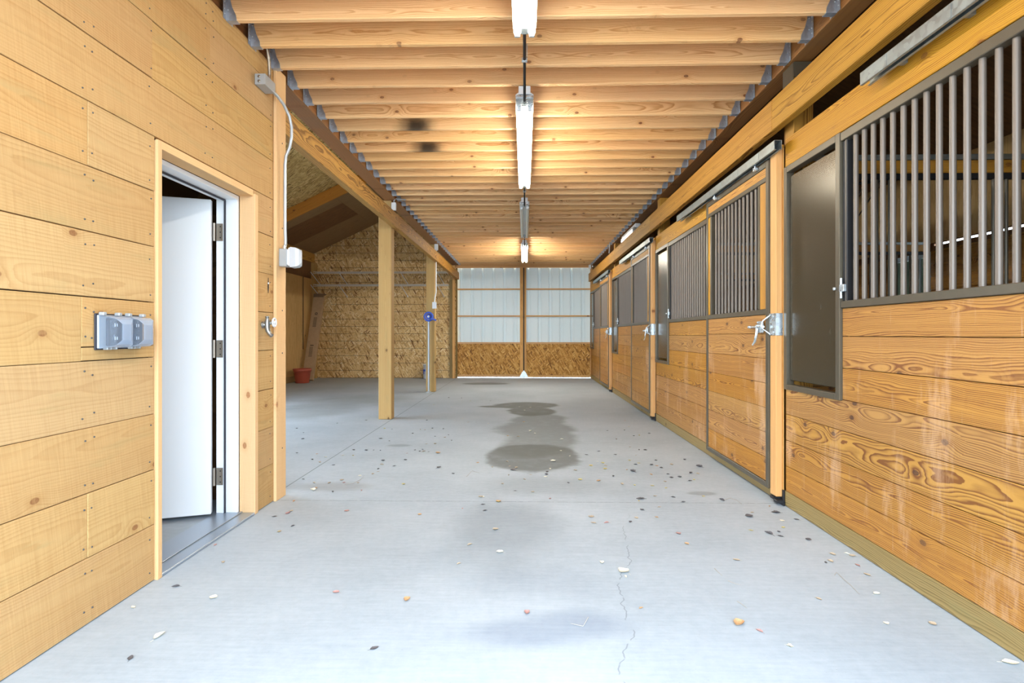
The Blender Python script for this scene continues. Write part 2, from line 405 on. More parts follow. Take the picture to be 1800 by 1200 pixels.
M_dark = paint('black_iron', (.02, .02, .022), .5, .3)
M_white = paint('white_door_paint', (.86, .88, .90), .35)
t = NT('white_ribbed_sheet')
pb = t.n('ShaderNodeBsdfPrincipled'); pb.inputs['Base Color'].default_value = (.76, .84, .85, 1); pb.inputs['Roughness'].default_value = .4
tb = t.n('ShaderNodeBsdfTranslucent'); tb.inputs[0].default_value = (.75, .86, .9, 1)
mx = t.n('ShaderNodeMixShader'); mx.inputs[0].default_value = .075
t.t.links.new(pb.outputs[0], mx.inputs[1]); t.t.links.new(tb.outputs[0], mx.inputs[2]); t.t.links.new(mx.outputs[0], t.out.inputs[0]); M_wmetal = t.m
M_grey = paint('grey_box_paint', srgb(170, 174, 176), .4, .2)
M_wplast = paint('white_plastic', srgb(225, 228, 232), .4)
M_rubber = paint('dark_rubber', (.03, .03, .04), .6)
t = NT('clear_plastic')
gb = t.n('ShaderNodeBsdfPrincipled'); gb.inputs['Base Color'].default_value = (.72, .80, .92, 1); gb.inputs['Roughness'].default_value = .12
tb = t.n('ShaderNodeBsdfTransparent'); tb.inputs[0].default_value = (.90, .93, .96, 1); mx = t.n('ShaderNodeMixShader')
fz = t.n('ShaderNodeFresnel'); fz.inputs[0].default_value = 1.4
t.t.links.new(t.math('ADD', .05, t.math('MULTIPLY', fz.outputs[0], .7), clamp=True), mx.inputs[0])
t.t.links.new(tb.outputs[0], mx.inputs[1]); t.t.links.new(gb.outputs[0], mx.inputs[2]); t.t.links.new(mx.outputs[0], t.out.inputs[0]); M_clear = t.m
M_hinge = paint('hinge_steel', srgb(170, 160, 146), .35, .8)
M_alu = paint('aluminium_sill', srgb(168, 178, 190), .35, .7)
M_terra = paint('terracotta_plastic', srgb(168, 78, 58), .45)
M_card = paint('brown_cardboard', srgb(178, 150, 118), .8, 0., .2, mottled=.06)
M_card_d = paint('cardboard_flap', srgb(126, 104, 82), .8, 0., .2)
M_ink = paint('faded_ink', srgb(82, 68, 54), .8)
M_blue = paint('blue_plastic', srgb(52, 88, 190), .35)
M_brass = paint('dull_brass', srgb(150, 150, 146), .35, .8)
M_wire = paint('white_wire', srgb(222, 218, 208), .4)
M_pane = paint('greenish_pane', srgb(96, 112, 92), .3, Transmission_Weight=.12)
M_nail = paint('nail_head', srgb(86, 84, 82), .5, .4)
M_ext = paint('gravel_ground', srgb(176, 174, 168), .9, mottled=.1)
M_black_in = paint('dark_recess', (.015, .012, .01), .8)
def glow(name, col, k):
    t = NT(name); e = t.n('ShaderNodeEmission'); e.inputs[0].default_value = (*col, 1); e.inputs[1].default_value = k
    t.t.links.new(e.outputs[0], t.out.inputs[0]); return t.m
M_tubes = [glow('lit_tube_front', (1., .96, .86), 40.), glow('lit_tube', (1., .95, .80), 72.), None, glow('lit_tube_far', (1., .96, .84), 112.)]
M_tube_off = paint('unlit_tube', srgb(214, 216, 206), .3)
M_tube_dim = glow('dim_tube', (1., .96, .86), 3.)
M_floor = concrete('concrete', [
    ([(.05, 8.98, .52, .42), (-.42, 8.82, .30, .13), (.12, 8.3, .36, .5)], .80, srgb(88, 90, 80), .12, .7),
    ([(.20, 7.4, .36, .75), (.14, 6.75, .46, .6), (.22, 6.2, .36, .6), (.1, 5.7, .36, .5)], .62, srgb(98, 101, 95), .2, .75),
    ([(.09, 5.22, .43, .60)], .80, srgb(92, 94, 90), .10, .5),
    ([(-.9, 12.95, .55, .30)], .6, srgb(78, 78, 66), .15, .5), ([(1.285, 4.03, .10, .05)], .5, srgb(116, 118, 118), .3, .5),
    ([(-.12, 3.25, .30, .5)], .40, srgb(112, 120, 126), .5, 1.), ([(.0, 2.13, .24, .10), (.2, 2.2, .2, .1)], .40, srgb(104, 118, 142), .5, 1.),
    ([(.05, 2.55, .3, .14)], .2, srgb(112, 124, 140), .6, 1.),
    ([(-1.30, 5.7, .12, .06)], .45, srgb(110, 114, 114), .3, .5), ([(-2.9, 9.6, .8, .6), (-3.2, 8.4, .6, 1.0)], .35, srgb(104, 104, 92), .5, 1.),
    ([(-1.45, 4.15, .3, .12)], .4, srgb(126, 120, 114), .5, .8), ([(.1, 4.2, .5, .25)], .3, srgb(110, 116, 118), .5, 1.)])
LEAF_COL = dict(d=srgb(96, 92, 94), t=srgb(190, 172, 148), o=srgb(202, 160, 116), y=srgb(206, 190, 124), w=srgb(232, 226, 206), p=srgb(188, 144, 136))
M_leaf = {k: paint('leaf_' + k, v, .7, mottled=.22) for k, v in LEAF_COL.items()}

# ================================================================== SETTING
XL, XR, YB = -1.733, 1.75, 14.65          # left plank wall, stall fronts, back wall
b = MB(); b.box(-5.62, 5.5, 0, YB + .05, -.1, 0, c=.001); tag(b.build('floor', M_floor), kind='structure')
b = MB(); b.box(-40, 40, -45, 40, -.16, -.105, c=.001); tag(b.build('exterior_ground', M_ext), kind='structure')
b = MB(); b.box(-5.62, 5.5, -8, -.001, -.1, -.004, c=.001); tag(b.build('exterior_apron_ground', M_ext), kind='structure')

# --- left plank wall of the tack room, with its door opening
rows = [(.004, .264, []), (.264, .52, [2.15]), (.52, .78, []), (.78, 1.045, []), (1.045, 1.10, [2.12]), (1.10, 1.30, [2.12]), (1.30, 1.56, []), (1.56, 1.82, []),
        (1.82, 2.078, [2.15]), (2.078, 2.341, []), (2.341, 2.611, [2.53]), (2.611, 2.86, [3.0]), (2.86, 3.003, [])]
wl = MB()
def board_row(z0, z1, ya, yb, cuts):
    ys = [ya] + [y for y in cuts if ya < y < yb] + [yb]
    for a, c in zip(ys, ys[1:]):
        j = random.uniform(-.0015, .0015)
        wl.box(XL - .022, XL + random.uniform(-.001, .002), a + .0008, c - .0008, z0 + .002 + j, z1 - .0014, c=.0015)
for z0, z1, cuts in rows:
    if z0 == 1.045: board_row(.0, 0, 0, 0, []) if False else None
    if z1 <= 2.08 and z0 < 2.07:
        if z0 == 1.045:                                     # narrow strip only right of the butt joint
            board_row(1.045, 1.10, 2.12, 2.545, []); continue
        if z0 == 1.10:
            board_row(1.045, 1.30, -.05, 2.12, []); board_row(1.10, 1.30, 2.12, 2.545, []); board_row(1.045, 1.30, 3.49, 3.90, []); continue
        board_row(z0, z1, -.05, 2.545, cuts); board_row(z0, z1, 3.49, 3.90, [])
    else: board_row(z0, z1, -.05, 3.90, cuts)
wl.box(XL - .14, XL - .024, -.05, 2.54, .0, 2.95, mat=1); wl.box(XL - .14, XL - .024, 3.60, 3.88, .0, 2.95, mat=1); wl.box(XL - .14, XL - .024, 2.541, 3.599, 2.075, 2.95, mat=1)
for z0, z1, cuts in rows:                                   # nail heads in pairs over the studs
    if z1 - z0 < .1: continue
    for y in (1.50, 2.13, 2.175, 2.515, 2.96, 3.03, 3.72):
        if 2.545 < y < 3.49 and z1 < 2.08: continue
        for z in (z0 + .045, z1 - .05):
            yy, zz = y + random.uniform(-.008, .008), z + random.uniform(-.012, .012)
            wl.lathe([(0, .0032), (.0035, .003), (.0038, 0)], (XL + .0005, yy, zz), n=8, mat=2, axis='x')
# dark split with a white dot in one short board by the corner
wl.prism([(3.683, 1.465), (3.690, 1.43), (3.697, 1.47), (3.695, 1.50), (3.690, 1.535), (3.685, 1.50)], 'x', XL + .0005, XL + .0035, mat=3)
wl.lathe([(0, .006), (.0055, .004), (.007, 0)], (XL + .002, 3.690, 1.497), n=10, mat=4, axis='x')
tag(wl.build('wall_left', [M_left, M_black_in, M_nail, M_black_in, M_white]), kind='structure')

cb = MB(); cb.box(XL + .001, XL + .022, 3.765, 3.92, 0, 3.0, c=.003); cb.box(XL - .15, XL - .001, 3.902, 3.92, 0, 2.95, c=.003)
for z in (.35, 1.02, 1.32, 1.9, 2.5): cb.lathe([(0, .0025), (.005, .002), (.0055, 0)], (XL + .022, 3.86, z), n=8, mat=1, axis='x')
tag(cb.build('trim_1', [M_trim, M_nail]), kind='structure')

# tack room behind the wall
tr = MB(); tr.box(-5.5, -1.9, -.05, 3.88, 2.55, 2.6); tr.box(-5.5, -1.9, 3.80, 3.88, 0, 2.549); tr.box(-5.5, -5.42, -.05, 3.79, 0, 2.549)
tag(tr.build('wall_tack_room', M_ply_dk), kind='structure')

# --- door 1: opening cased in rough boards, white steel jamb, white slab swung inwards
d1 = thing('door_1', None, None, kind='structure')
k = MB(); k.box(XL + .001, XL + .016, 2.547, 2.578, 0, 2.066, c=.002); k.box(XL - .09, XL, 2.549, 2.578, 0, 2.06); k.box(XL - .09, XL + .012, 3.487, 3.53, 0, 2.05, c=.003); k.box(XL - .09, XL + .001, 2.58, 3.486, 2.035, 2.075)
k.build('casing', M_trim, d1)
k = MB(); k.box(-1.96, -1.824, 3.465, 3.486, .015, 2.034, c=.002); k.box(-1.96, -1.824, 2.579, 2.600, .015, 2.034, c=.002); k.box(-1.96, -1.824, 2.601, 3.464, 2.008, 2.034, c=.002)
k.box(-1.905, -1.895, 3.452, 3.464, .015, 2.006, c=.002, mat=1); k.box(-1.905, -1.895, 2.601, 3.451, 1.996, 2.007, c=.002, mat=1)
k.build('jamb', [M_white, M_rubber], d1)
k = MB(); k.box(-1.97, -1.72, 2.58, 3.485, .0, .016, c=.004); k.box(-1.90, -1.80, 2.58, 3.485, .016, .022, c=.003)
k.build('threshold', M_alu, d1)
sl = MB(); sl.box(-.86, 0, -.045, 0, .028, 1.995, c=.003)
slab = sl.build('slab', M_white, d1, (-1.975, 3.448, 0)); slab.rotation_euler = (0, 0, math.radians(20))
kn = MB(); kn.lathe([(0, .0), (.028, .0), (.028, .008), (.012, .012), (.012, .04), (.027, .05), (.027, .068), (.015, .078), (0, .079)], (-.80, -.045, .98), n=20, axis='y')
for i in range(len(kn.v)): kn.v[i] = (kn.v[i][0], -.09 - kn.v[i][1], kn.v[i][2])
kn.build('knob', M_hinge, slab)
for z in (.25, 1.06, 1.80):
    h = MB(); h.box(-1.955, -1.915, 3.459, 3.465, z - .055, z + .055, c=.001); h.tube([(-1.966, 3.452, z - .056), (-1.966, 3.452, z + .056)], .008, 10)
    for dz in (-.035, 0, .035): h.tube([(-1.93, 3.4595, z + dz), (-1.93, 3.4575, z + dz)], .004, 8, mat=1)
    h.build('hinge', [M_hinge, M_dark], d1)

# --- left bay: plywood outer wall, framed and panelled lean-to roof, OSB end wall
XW = -5.62
w = MB(); w.box(XW - .06, XW - .021, 3.9, 4.3, 0, 3.5, mat=1); w.box(XW - .06, XW - .021, 8.2, YB, 0, 3.5, mat=1); w.box(XW - .06, XW - .021, 4.3, 8.2, 2.6, 3.5, mat=1)  # unseen doorway left open here, added to let daylight into the bay
ys = [3.9, 5.1, 6.3, 7.5, 8.7, 9.9, 11.1, 12.3, 13.5, 14.64]
for a, c in zip(ys, ys[1:]):
    if a > 8: w.box(XW - .02, XW, a + .002, c - .002, .14, 2.62, c=.001, mat=0)
w.box(XW - .02, XW + .012, 8.29, 14.64, .0, .14, mat=2); w.box(XW - .02, XW + .02, 4.22, 4.30, 0, 2.6, mat=2); w.box(XW - .02, XW + .02, 8.2, 8.28, 0, 2.6, mat=2); w.box(XW - .02, XW + .02, 4.22, 8.28, 2.601, 2.68, mat=2)
w.box(XW, XW + .006, 13.86, 13.90, .78, 2.62, mat=3)
w.box(XW - .02, XW + .02, 3.9, 14.64, 3.06, 3.30, mat=4)
w.box(XW - .02, XW + .10, 14.45, 14.60, 0, 3.05, mat=2)
tag(w.build('wall_bay_side', [M_ply, M_ply_dk, M_post, M_black_in, M_beam]), kind='structure')

SL = .473
def roofz(x): return 3.31 + SL * (x - XW)
def slope_sheet(mb, x0, x1, y0, y1, th=.015, mat=0, dz=0.):
    mb.prism([(x0, roofz(x0) + dz), (x1, roofz(x1) + dz), (x1, roofz(x1) + dz + th), (x0, roofz(x0) + dz + th)], 'y', y0, y1, mat)
r = MB()
slope_sheet(r, XW - .1, -.0, -.1, YB + .1, .1, 0, .02)
for a, c in ((3.9, 6.3), (6.3, 8.7), (8.7, 11.3)):
    for x0, x1 in ((XW, XW + 1.1), (XW + 1.103, XW + 2.2), (XW + 2.203, XW + 4.2)): slope_sheet(r, x0, x1, a + .002, c - .002, .012, 0)
slope_sheet(r, XW, -4.03, 11.30, 12.12, .012, 2); slope_sheet(r, XW, -4.03, 12.123, 13.27, .012, 1); slope_sheet(r, XW, -4.03, 13.273, YB, .012, 2); slope_sheet(r, -4.027, -1.4, 11.30, YB, .012, 2)
tag(r.build('ceiling_bay_slope', [M_osb_roof, M_ply_dk, M_ply_md]), kind='structure')
rb = MB()
M_ = [(-5.55, roofz(-5.55) - .235), (-1.85, roofz(-1.85) - .235), (-1.85, roofz(-1.85) - .002), (-5.55, roofz(-5.55) - .002)]
for y in (7.46, 11.08):
    L = Vector((-1.85 + 5.55, 0, SL * 3.7)); ang = math.atan(SL)
    mid = Vector((-3.7, y, roofz(-3.7) - .125)); Mx = Matrix.Translation(mid) @ Matrix.Rotation(-ang, 4, 'Y')
    rf = MB(); rf.box(-2.0, 2.0, -.02, .02, -.115, .108, c=.003, M=Mx)
    ro = rf.build('roof_rafter', M_rafter)
    tag(ro, 'orange-brown sloping rafter under the bay roof, ' + ('by the first square post' if y < 9 else 'between the flake board and brown plywood sheets'), 'rafter', 'bay roof rafters')

w = MB(); w.prism([(XW, 0), (-1.83, 0), (-1.83, roofz(-1.83)), (XW, roofz(XW))], 'y', YB - .05, YB, 0)
tag(w.build('wall_back', M_osb), kind='structure')
w = MB(); w.box(-1.83, 1.80, YB - .02, YB + .08, 2.93, 3.4, mat=0); w.box(-1.83, 1.8, YB + .02, YB + .08, 3.4, 5.4, mat=1)
tag(w.build('wall_back_top', [M_stud, M_ply_dk]), kind='structure')
w = MB(); w.box(1.81, 5.5, YB - .02, YB + .05, 0, 5.2); tag(w.build('wall_back_stalls', M_ply_xz), kind='structure')
st = MB()
st.box(-1.98, -1.90, YB - .13, YB - .052, 0, 2.6, mat=1); st.box(-1.898, -1.84, YB - .16, YB - .052, 0, 2.98, mat=0)
st.box(1.752, 1.80, YB - .1, YB - .022, 0, 2.93, mat=0)
tag(st.build('trim_2', [M_stud, M_green]), kind='structure')

b = MB(); b.box(-1.87, -1.785, YB + .001, YB + .018, 0, 2.92); tag(b.build('trim_3', M_green), kind='structure')
# --- loft deck, knee walls, right roof, stall outer wall, front wall
b = MB(); b.box(-1.97, 1.97, -.05, YB, 3.207, 3.225); tag(b.build('ceiling', M_ply_xy), kind='structure')
b = MB(); b.box(-1.97, -1.91, -.05, YB, 3.226, 5.2); tag(b.build('wall_loft_left', M_ply), kind='structure')
b = MB(); b.box(1.91, 1.97, -.05, YB, 3.226, 5.3); tag(b.build('wall_loft_right', M_ply_dk), kind='structure')
b = MB(); b.prism([(5.56, 3.35), (1.6, 5.25), (1.6, 5.35), (5.56, 3.45)], 'y', -.1, YB + .1); tag(b.build('ceiling_stall_slope', M_ply_dk), kind='structure')
b = MB()
for z in [0.004 + .1745 * i for i in range(13)]:
    for a, c in ((-.05, 7.52), (8.28, YB)) if z > 1.2 else ((-.05, YB),): b.box(5.44, 5.47, a, c, z, z + .172, c=.003, mat=0)
b.box(5.47, 5.5, -.05, 3.85, 0, 3.5, mat=1); b.box(5.47, 5.5, 3.85, 7.5, 0, 2.335, mat=1); b.box(5.47, 5.5, 3.85, 7.5, 2.362, 3.5, mat=1); b.box(5.47, 5.5, 7.5, 8.3, 0, 1.4, mat=1); b.box(5.47, 5.5, 7.5, 8.3, 2.27, 3.5, mat=1); b.box(5.47, 5.5, 8.3, YB, 0, 3.5, mat=1)
b.box(5.45, 5.469, -.05, YB, 2.375, 3.4, mat=2)
tag(b.build('wall_stall_outer', [M_plank, M_ply_dk, M_ply]), kind='structure')
wn_ = thing('window_1', None, None, kind='structure')
k = MB(); k.box(5.43, 5.49, 7.52, 7.56, 1.2, 2.26); k.box(5.43, 5.49, 8.24, 8.28, 1.2, 2.26); k.box(5.43, 5.49, 7.561, 8.239, 2.2, 2.26)
for y in (7.73, 7.9, 8.07): k.box(5.44, 5.47, y, y + .015, 1.2, 2.2)
k.build('window_frame', M_wmetal, wn_)
k = MB(); k.box(5.475, 5.48, 7.561, 8.239, 1.4, 2.199); k.build('pane', M_pane, wn_)
b = MB(); b.box(-5.6, XL - .02, -.15, -.052, 0, 3.3); b.box(XR + .02, 5.5, -.15, -.052, 0, 3.35)
b.prism([(-5.6, 3.3), (0, 6.0), (5.5, 3.35), (1.77, 3.3), (1.77, 2.97), (-1.75, 2.97), (-1.75, 3.3)], 'y', -.15, -.052)
tag(b.build('wall_front', M_left), kind='structure')

# ================================================================== LOFT FRAMING
# rim beams carrying the joists
def beam(name, x0, x1, y0, y1, z0, z1, m, label, cat, group=None, c=.004):
    o = MB().box(x0, x1, y0, y1, z0, z1, c=c).build(name, m); return tag(o, label, cat, group)
beam('rim_joist', -1.90, -1.757, .0, 3.90, 2.972, 3.205, M_rim, 'dark rim board behind the top of the pale plank wall', 'beam', 'rim boards under the loft')
beam('rim_joist', -1.90, -1.736, 3.95, 7.52, 2.972, 3.205, M_rim, 'brown rim board between wall corner and first square post', 'beam', 'rim boards under the loft')
beam('rim_joist', -1.90, -1.736, 7.522, 11.14, 2.972, 3.205, M_rim, 'brown rim board between the two free-standing square posts', 'beam', 'rim boards under the loft')
beam('rim_joist', -1.90, -1.736, 11.142, 14.48, 2.972, 3.205, M_rim, 'brown rim board from second square post to the end wall', 'beam', 'rim boards under the loft')
for i, (a, c) in enumerate(((.0, 3.79), (3.792, 7.43), (7.432, 11.07), (11.072, 14.62))):
    beam('rim_joist', 1.772, 1.91, a, c, 2.972, 3.205, M_rim, 'brown rim beam above the ' + ['nearest', 'second', 'third', 'farthest'][i] + ' stall front, joists hung from it', 'beam', 'rim boards under the loft')

# joists, each with two galvanised hangers
JX0, JX1, JZ0, JZ1 = -1.731, 1.768, 2.972, 3.205
def joist_mesh(m, nm):
    return MB().box(JX0 + .003, JX1 - .003, -.019, .019, 0.001, JZ1 - JZ0 - .002, c=.004, off=(0, 0, 0)).mesh(nm, m)
JM, JMB = joist_mesh(M_joist, 'joist'), joist_mesh(M_joist_b, 'joist_charred')
def hanger_mesh(sg):
    h = MB(); xe = JX0 + .0005 if sg < 0 else JX1 - .0005
    d = -sg
    for s in (-1, 1):
        y0, y1 = (.0195, .0212) if s > 0 else (-.0212, -.0195)
        h.prism([(xe, -.001), (xe + d * .062, -.001), (xe + d * .058, .03), (xe + d * .036, .075), (xe + d * .022, .13), (xe + d * .02, .18), (xe, .18)], 'y', y0, y1)
        fx0, fx1 = sorted((xe, xe + d * .0016))
        h.box(fx0, fx1, *( (.0212, .052) if s > 0 else (-.052, -.0212)), .0, .185, c=.0003)
        for z in (.03, .06, .10, .13, .16):
            h.lathe([(0, .003), (.004, .002), (.0045, 0)], (0, 0, 0), n=6, mat=1, axis='x')
            for i in range(len(h.v) - 18, len(h.v)): p = h.v[i]; h.v[i] = (xe + d * (p[0] + .0016), p[1] + s * .037, p[2] + z)
            if z in (.06, .13):
                h.lathe([(0, .003), (.004, .002), (.0045, 0)], (0, 0, 0), n=6, mat=1, axis='y')
                for i in range(len(h.v) - 18, len(h.v)): p = h.v[i]; h.v[i] = (xe + d * (p[0] + (.012)), s * (p[1] + .0212), p[2] + z)
    a, c = sorted((xe, xe + d * .062)); h.box(a, c, -.0212, .0212, -.0026, -.001, c=.0003)
    return h.mesh('hanger', [M_hanger, M_galv_b])
HL, HR = hanger_mesh(-1), hanger_mesh(1)
JY0, JP = 3.182, .2865
charred = {6: 1, 8: 1}
for i in range(-10, 40):
    y = JY0 + i * JP
    o = bpy.data.objects.new('ceiling_joist', JMB if i in charred else JM); C.objects.link(o); o.location = (0, y, JZ0)
    if i in charred: lab = 'tan ceiling joist with a black charred patch, ' + ('the one nearer the front' if i == 6 else 'the one farther in')
    elif i < 4: lab = 'large tan ceiling joist near the front light, hung in metal hangers'
    elif i < 14: lab = 'tan ceiling joist above the second, lit tube light'
    elif i < 26: lab = 'tan ceiling joist around the unlit tube light in mid aisle'
    else: lab = 'tan ceiling joist near the far barn doors'
    tag(o, lab, 'ceiling joist', 'charred loft joists' if i in charred else 'loft joists ' + ('near the front light' if i < 4 else 'above the second light' if i < 14 else 'around the unlit light' if i < 26 else 'by the far doors'))
    for hm in (HL, HR):
        c = bpy.data.objects.new('joist_hanger', hm); C.objects.link(c); c.parent = o
        if i == -10 and hm is HL: pass

# square posts and the girts bolted to them
def post(x0, x1, y0, y1, z1, m, label, cap=False, group='square barn posts'):
    t_ = thing('square_post', label, 'post', (0, 0, 0), group)
    MB().box(x0, x1, y0, y1, 0.001, z1, c=.006).build('shaft', m, t_)
    if cap:
        k = MB(); k.box(x0 - .004, x0 - .001, y0 - .01, y1 + .01, z1 - .12, z1 + .0, c=.001); k.box(x0 - .004, x1 + .004, y0 - .014, y0 - .002, z1 - .10, z1, c=.001); k.box(x1 + .001, x1 + .004, y0 - .01, y1 + .01, z1 - .12, z1 + .0, c=.001)
        k.build('post_cap', M_steel, t_)
    return t_
post(-1.98, -1.803, 7.44, 7.60, 2.969, M_post, 'free-standing square timber post nearer the front, at the open bay')
post(-1.98, -1.803, 11.06, 11.22, 2.969, M_post, 'farther square timber post, with blue-topped pipe in front')
for i, y in enumerate((3.73, 7.37, 11.01)):
    post(1.797, 1.93, y, y + .135, 2.968, M_beam, 'square post rising behind stall header, ' + ('nearest of three' if i == 0 else 'middle of three' if i == 1 else 'farthest of three'), cap=(i == 0), group='posts behind the stall fronts')
for i, (a, c) in enumerate(((3.925, 7.52), (7.522, 11.14), (11.142, YB - .17))):
    beam('girt_beam', -1.80, -1.722, a, c, 2.60, 2.785, M_beam, ['golden girt beam from the wall corner to first square post', 'golden girt beam between the two free-standing square posts', 'golden girt beam from second square post to end wall'][i], 'beam', 'girt beams over the open bay')
for i, (a, c) in enumerate(((.0, 3.81), (3.812, 7.46), (7.462, 11.1), (11.102, YB - .03))):
    beam('girt_beam', 1.69, 1.748, a, c, 2.545, 2.757, M_beam, 'golden girt beam above the ' + ['nearest', 'second', 'third', 'farthest'][i] + ' stall header', 'beam', 'girt beams over the stall fronts')

# ================================================================== STALL FRONTS (right)
def bars(parent, xs, ys, z0, z1, rad, m, mesh=None):
    for y in ys:
        if mesh is None:
            mesh = MB().tube([(0, 0, 0), (0, 0, z1 - z0)], rad, 14).mesh('bar', m)
        o = bpy.data.objects.new('bar', mesh); C.objects.link(o); o.parent = parent; o.location = (xs, y, z0)
    return mesh
ORD = ['nearest', 'second', 'third', 'farthest']
seams = [.104, .272, .446, .620, .792, .966, 1.14, 1.295]
ZT = 2.26
def stall_front(i, P, L):
    # local y: 0 at the near face of the far door-stop post; the fixed panel runs L towards the camera
    t_ = thing('stall_front', 'plank stall front with barred grille and brown feed door, ' + ORD[i] + ' of the row', 'stall front', (0, P, 0), 'horse stall fronts')
    yf, yn = (-.035 if i < 3 else -.03), -L
    p = MB()
    for z0, z1 in zip(seams, seams[1:]):
        e = yf if z1 <= .8 else -.692
        p.box(XR, XR + .038, yn + .002, e, z0 + .002, z1 - .0012, c=.0015)
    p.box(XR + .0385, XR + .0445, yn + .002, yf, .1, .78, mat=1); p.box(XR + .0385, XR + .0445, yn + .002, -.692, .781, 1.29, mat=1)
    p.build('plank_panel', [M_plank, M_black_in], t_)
    Lm = L + 1.42
    MB().box(XR, XR + .04, -Lm + .06, yf + .03, .002, .102, c=.004).build('sill_board', M_green, t_)
    MB().box(XR - .005, XR + .033, -Lm + .06, yf, 2.268, 2.455, c=.003).build('header_board', M_header, t_)
    f = MB()
    f.box(XR - .012, XR + .035, yn, -.692, 1.296, 1.334, c=.003); f.box(XR - .012, XR + .035, yn, -.692, 2.212, 2.26, c=.003)
    f.box(XR - .012, XR + .035, yn, yn + .03, 1.335, 2.211, c=.003)
    f.box(XR + .0, XR + .035, -.735, -.693, 1.335, 2.211, c=.003, mat=1)
    f.build('grille_frame', [M_steel, M_dark], t_)
    bars(t_, XR + .012, [y for y in (-.722 - .0737 * k for k in range(24)) if y > yn + .05], 1.332, 2.214, .0125, M_bar)
    g = MB()
    g.box(XR - .016, XR + .035, -.69, -.648, .786, 2.264, c=.003); g.box(XR - .016, XR + .035, yf - .04, yf, .786, 2.264, c=.003)
    g.box(XR - .016, XR + .035, -.647, yf - .041, .786, .822, c=.003); g.box(XR - .016, XR + .035, -.647, yf - .041, 2.222, 2.264, c=.003)
    fr = g.build('feed_frame', M_steel, t_)
    q = MB(); q.box(XR + .004, XR + .016, -.640, yf - .05, .850, 2.195, c=.004); q.box(XR - .004, XR + .003, -.646, -.632, .845, 2.20, c=.002)
    q.build('feed_door', M_panel, fr)
    l = MB(); l.box(XR - .02, XR - .002, -.735, -.692, 1.385, 1.425, c=.003); l.tube([(XR - .012, -.70, 1.35), (XR - .012, -.70, 1.46)], .006, 10); l.lathe([(0, 0), (.009, .001), (.009, .012), (0, .013)], (XR - .033, -.66, 1.405), n=12, axis='x')
    l.build('latch', M_galv_b, fr)
    return t_
PS = [3.77, 7.41, 11.05, 14.66]
PD = [.50, 3.77, 7.41, 11.05]
for i in range(4): stall_front(i, PS[i], PS[i] - PD[i] - 1.42)
b = MB()
for z0, z1 in zip([.004] + seams, seams + [1.8]): b.box(XR, XR + .038, -.05, .48, z0 + .002, z1 - .0012, c=.0015)
tag(b.build('wall_right', M_plank), kind='structure')

# sliding doors with their posts and tracks
def stall_door(i):
    P = PD[i]; y0, y1 = .095, 1.40
    t_ = thing('stall_door', 'sliding wooden stall door with steel frame and bars, ' + ORD[i] + ' of the row', 'stall door', (0, P, 0), 'sliding stall doors')
    x0, x1 = 1.692, 1.732
    f = MB()
    f.box(x0 - .004, x1, y0, y0 + .042, .084, 2.362, c=.003); f.box(x0 - .004, x1, y1 - .042, y1, .084, 2.362, c=.003)
    for z0, z1 in ((.084, .122), (1.292, 1.330), (2.222, 2.256), (2.322, 2.362)): f.box(x0 - .004, x1, y0 + .0425, y1 - .0425, z0, z1, c=.003)
    f.box(x0 - .002, x1, y0 + .145, y0 + .175, 1.331, 2.221, c=.003); f.box(x0 - .002, x1, y1 - .13, y1 - .10, 1.331, 2.221, c=.003)
    f.build('frame', M_steel, t_)
    p = MB(); zs = [.123, .29, .464, .637, .81, .983, 1.155, 1.291]
    for a, c in zip(zs, zs[1:]): p.box(x0 + .003, x1 - .004, y0 + .043, y1 - .043, a + .001, c - .001, c=.0025)
    p.build('plank_panel', M_plank, t_)
    MB().box(x0 + .002, x1 - .003, y0 + .043, y0 + .144, 1.331, 2.221, c=.002).build('stile', M_header, t_)
    MB().box(x0 + .002, x1 - .003, y1 - .099, y1 - .043, 1.331, 2.221, c=.002).build('stile', M_header, t_)
    MB().box(x0 + .002, x1 - .003, y0 + .043, y1 - .043, 2.257, 2.321, c=.002).build('top_board', M_header, t_)
    n = 12
    bars(t_, (x0 + x1) / 2, [y0 + .175 + (1.305 - .175 - .13) * (k + 1) / (n + 1) for k in range(n)], 1.329, 2.223, .0115, M_bar)
    for y in (y0 + .18, y1 - .27):
        k = MB(); k.box(x0 - .028, x0 - .005, y - .02, y + .02, 2.335, 2.358, c=.002); k.tube([(x0 - .019, y, 2.35), (x0 - .019, y, 2.40)], .006, 10)
        k.lathe([(0, -.004), (.016, -.004), (.016, .006), (0, .006)], (x0 - .019, y, 2.352), n=6)
        k.build('trolley', M_galv_b, t_)
    # spring bolt latch with a curved finger pull
    k = MB(); zc, yl = 1.205, y0 + .02
    k.box(x0 - .014, x0 - .005, yl + .045, yl + .13, zc - .042, zc + .042, c=.003)
    k.tube([(x0 - .022, yl + .01, zc), (x0 - .022, yl + .25, zc)], .0075, 12)
    k.tube([(x0 - .022, yl + .23, zc), (x0 - .022, yl + .262, zc)], .011, 12)
    for y in (yl + .05, yl + .125):
        k.box(x0 - .032, x0 - .012, y - .006, y + .006, zc - .016, zc + .016, c=.003)
        for dz in (-.032, .032): k.lathe([(0, 0), (.008, 0), (.006, .005), (0, .006)], (x0 - .019, y, zc + dz), n=10, axis='x')
    lt = k.build('latch', M_galv_b, t_)
    k = MB()
    for dz in (0, .02): k.tube([(x0 - .024, yl + .12 - dz, zc - .01), (x0 - .03, yl + .122 - dz, zc - .06), (x0 - .034, yl + .135 - dz * .8, zc - .105), (x0 - .036, yl + .165 - dz * .3, zc - .13)], .0055, 8)
    k.build('latch_lever', M_galv_b, lt)
    return t_
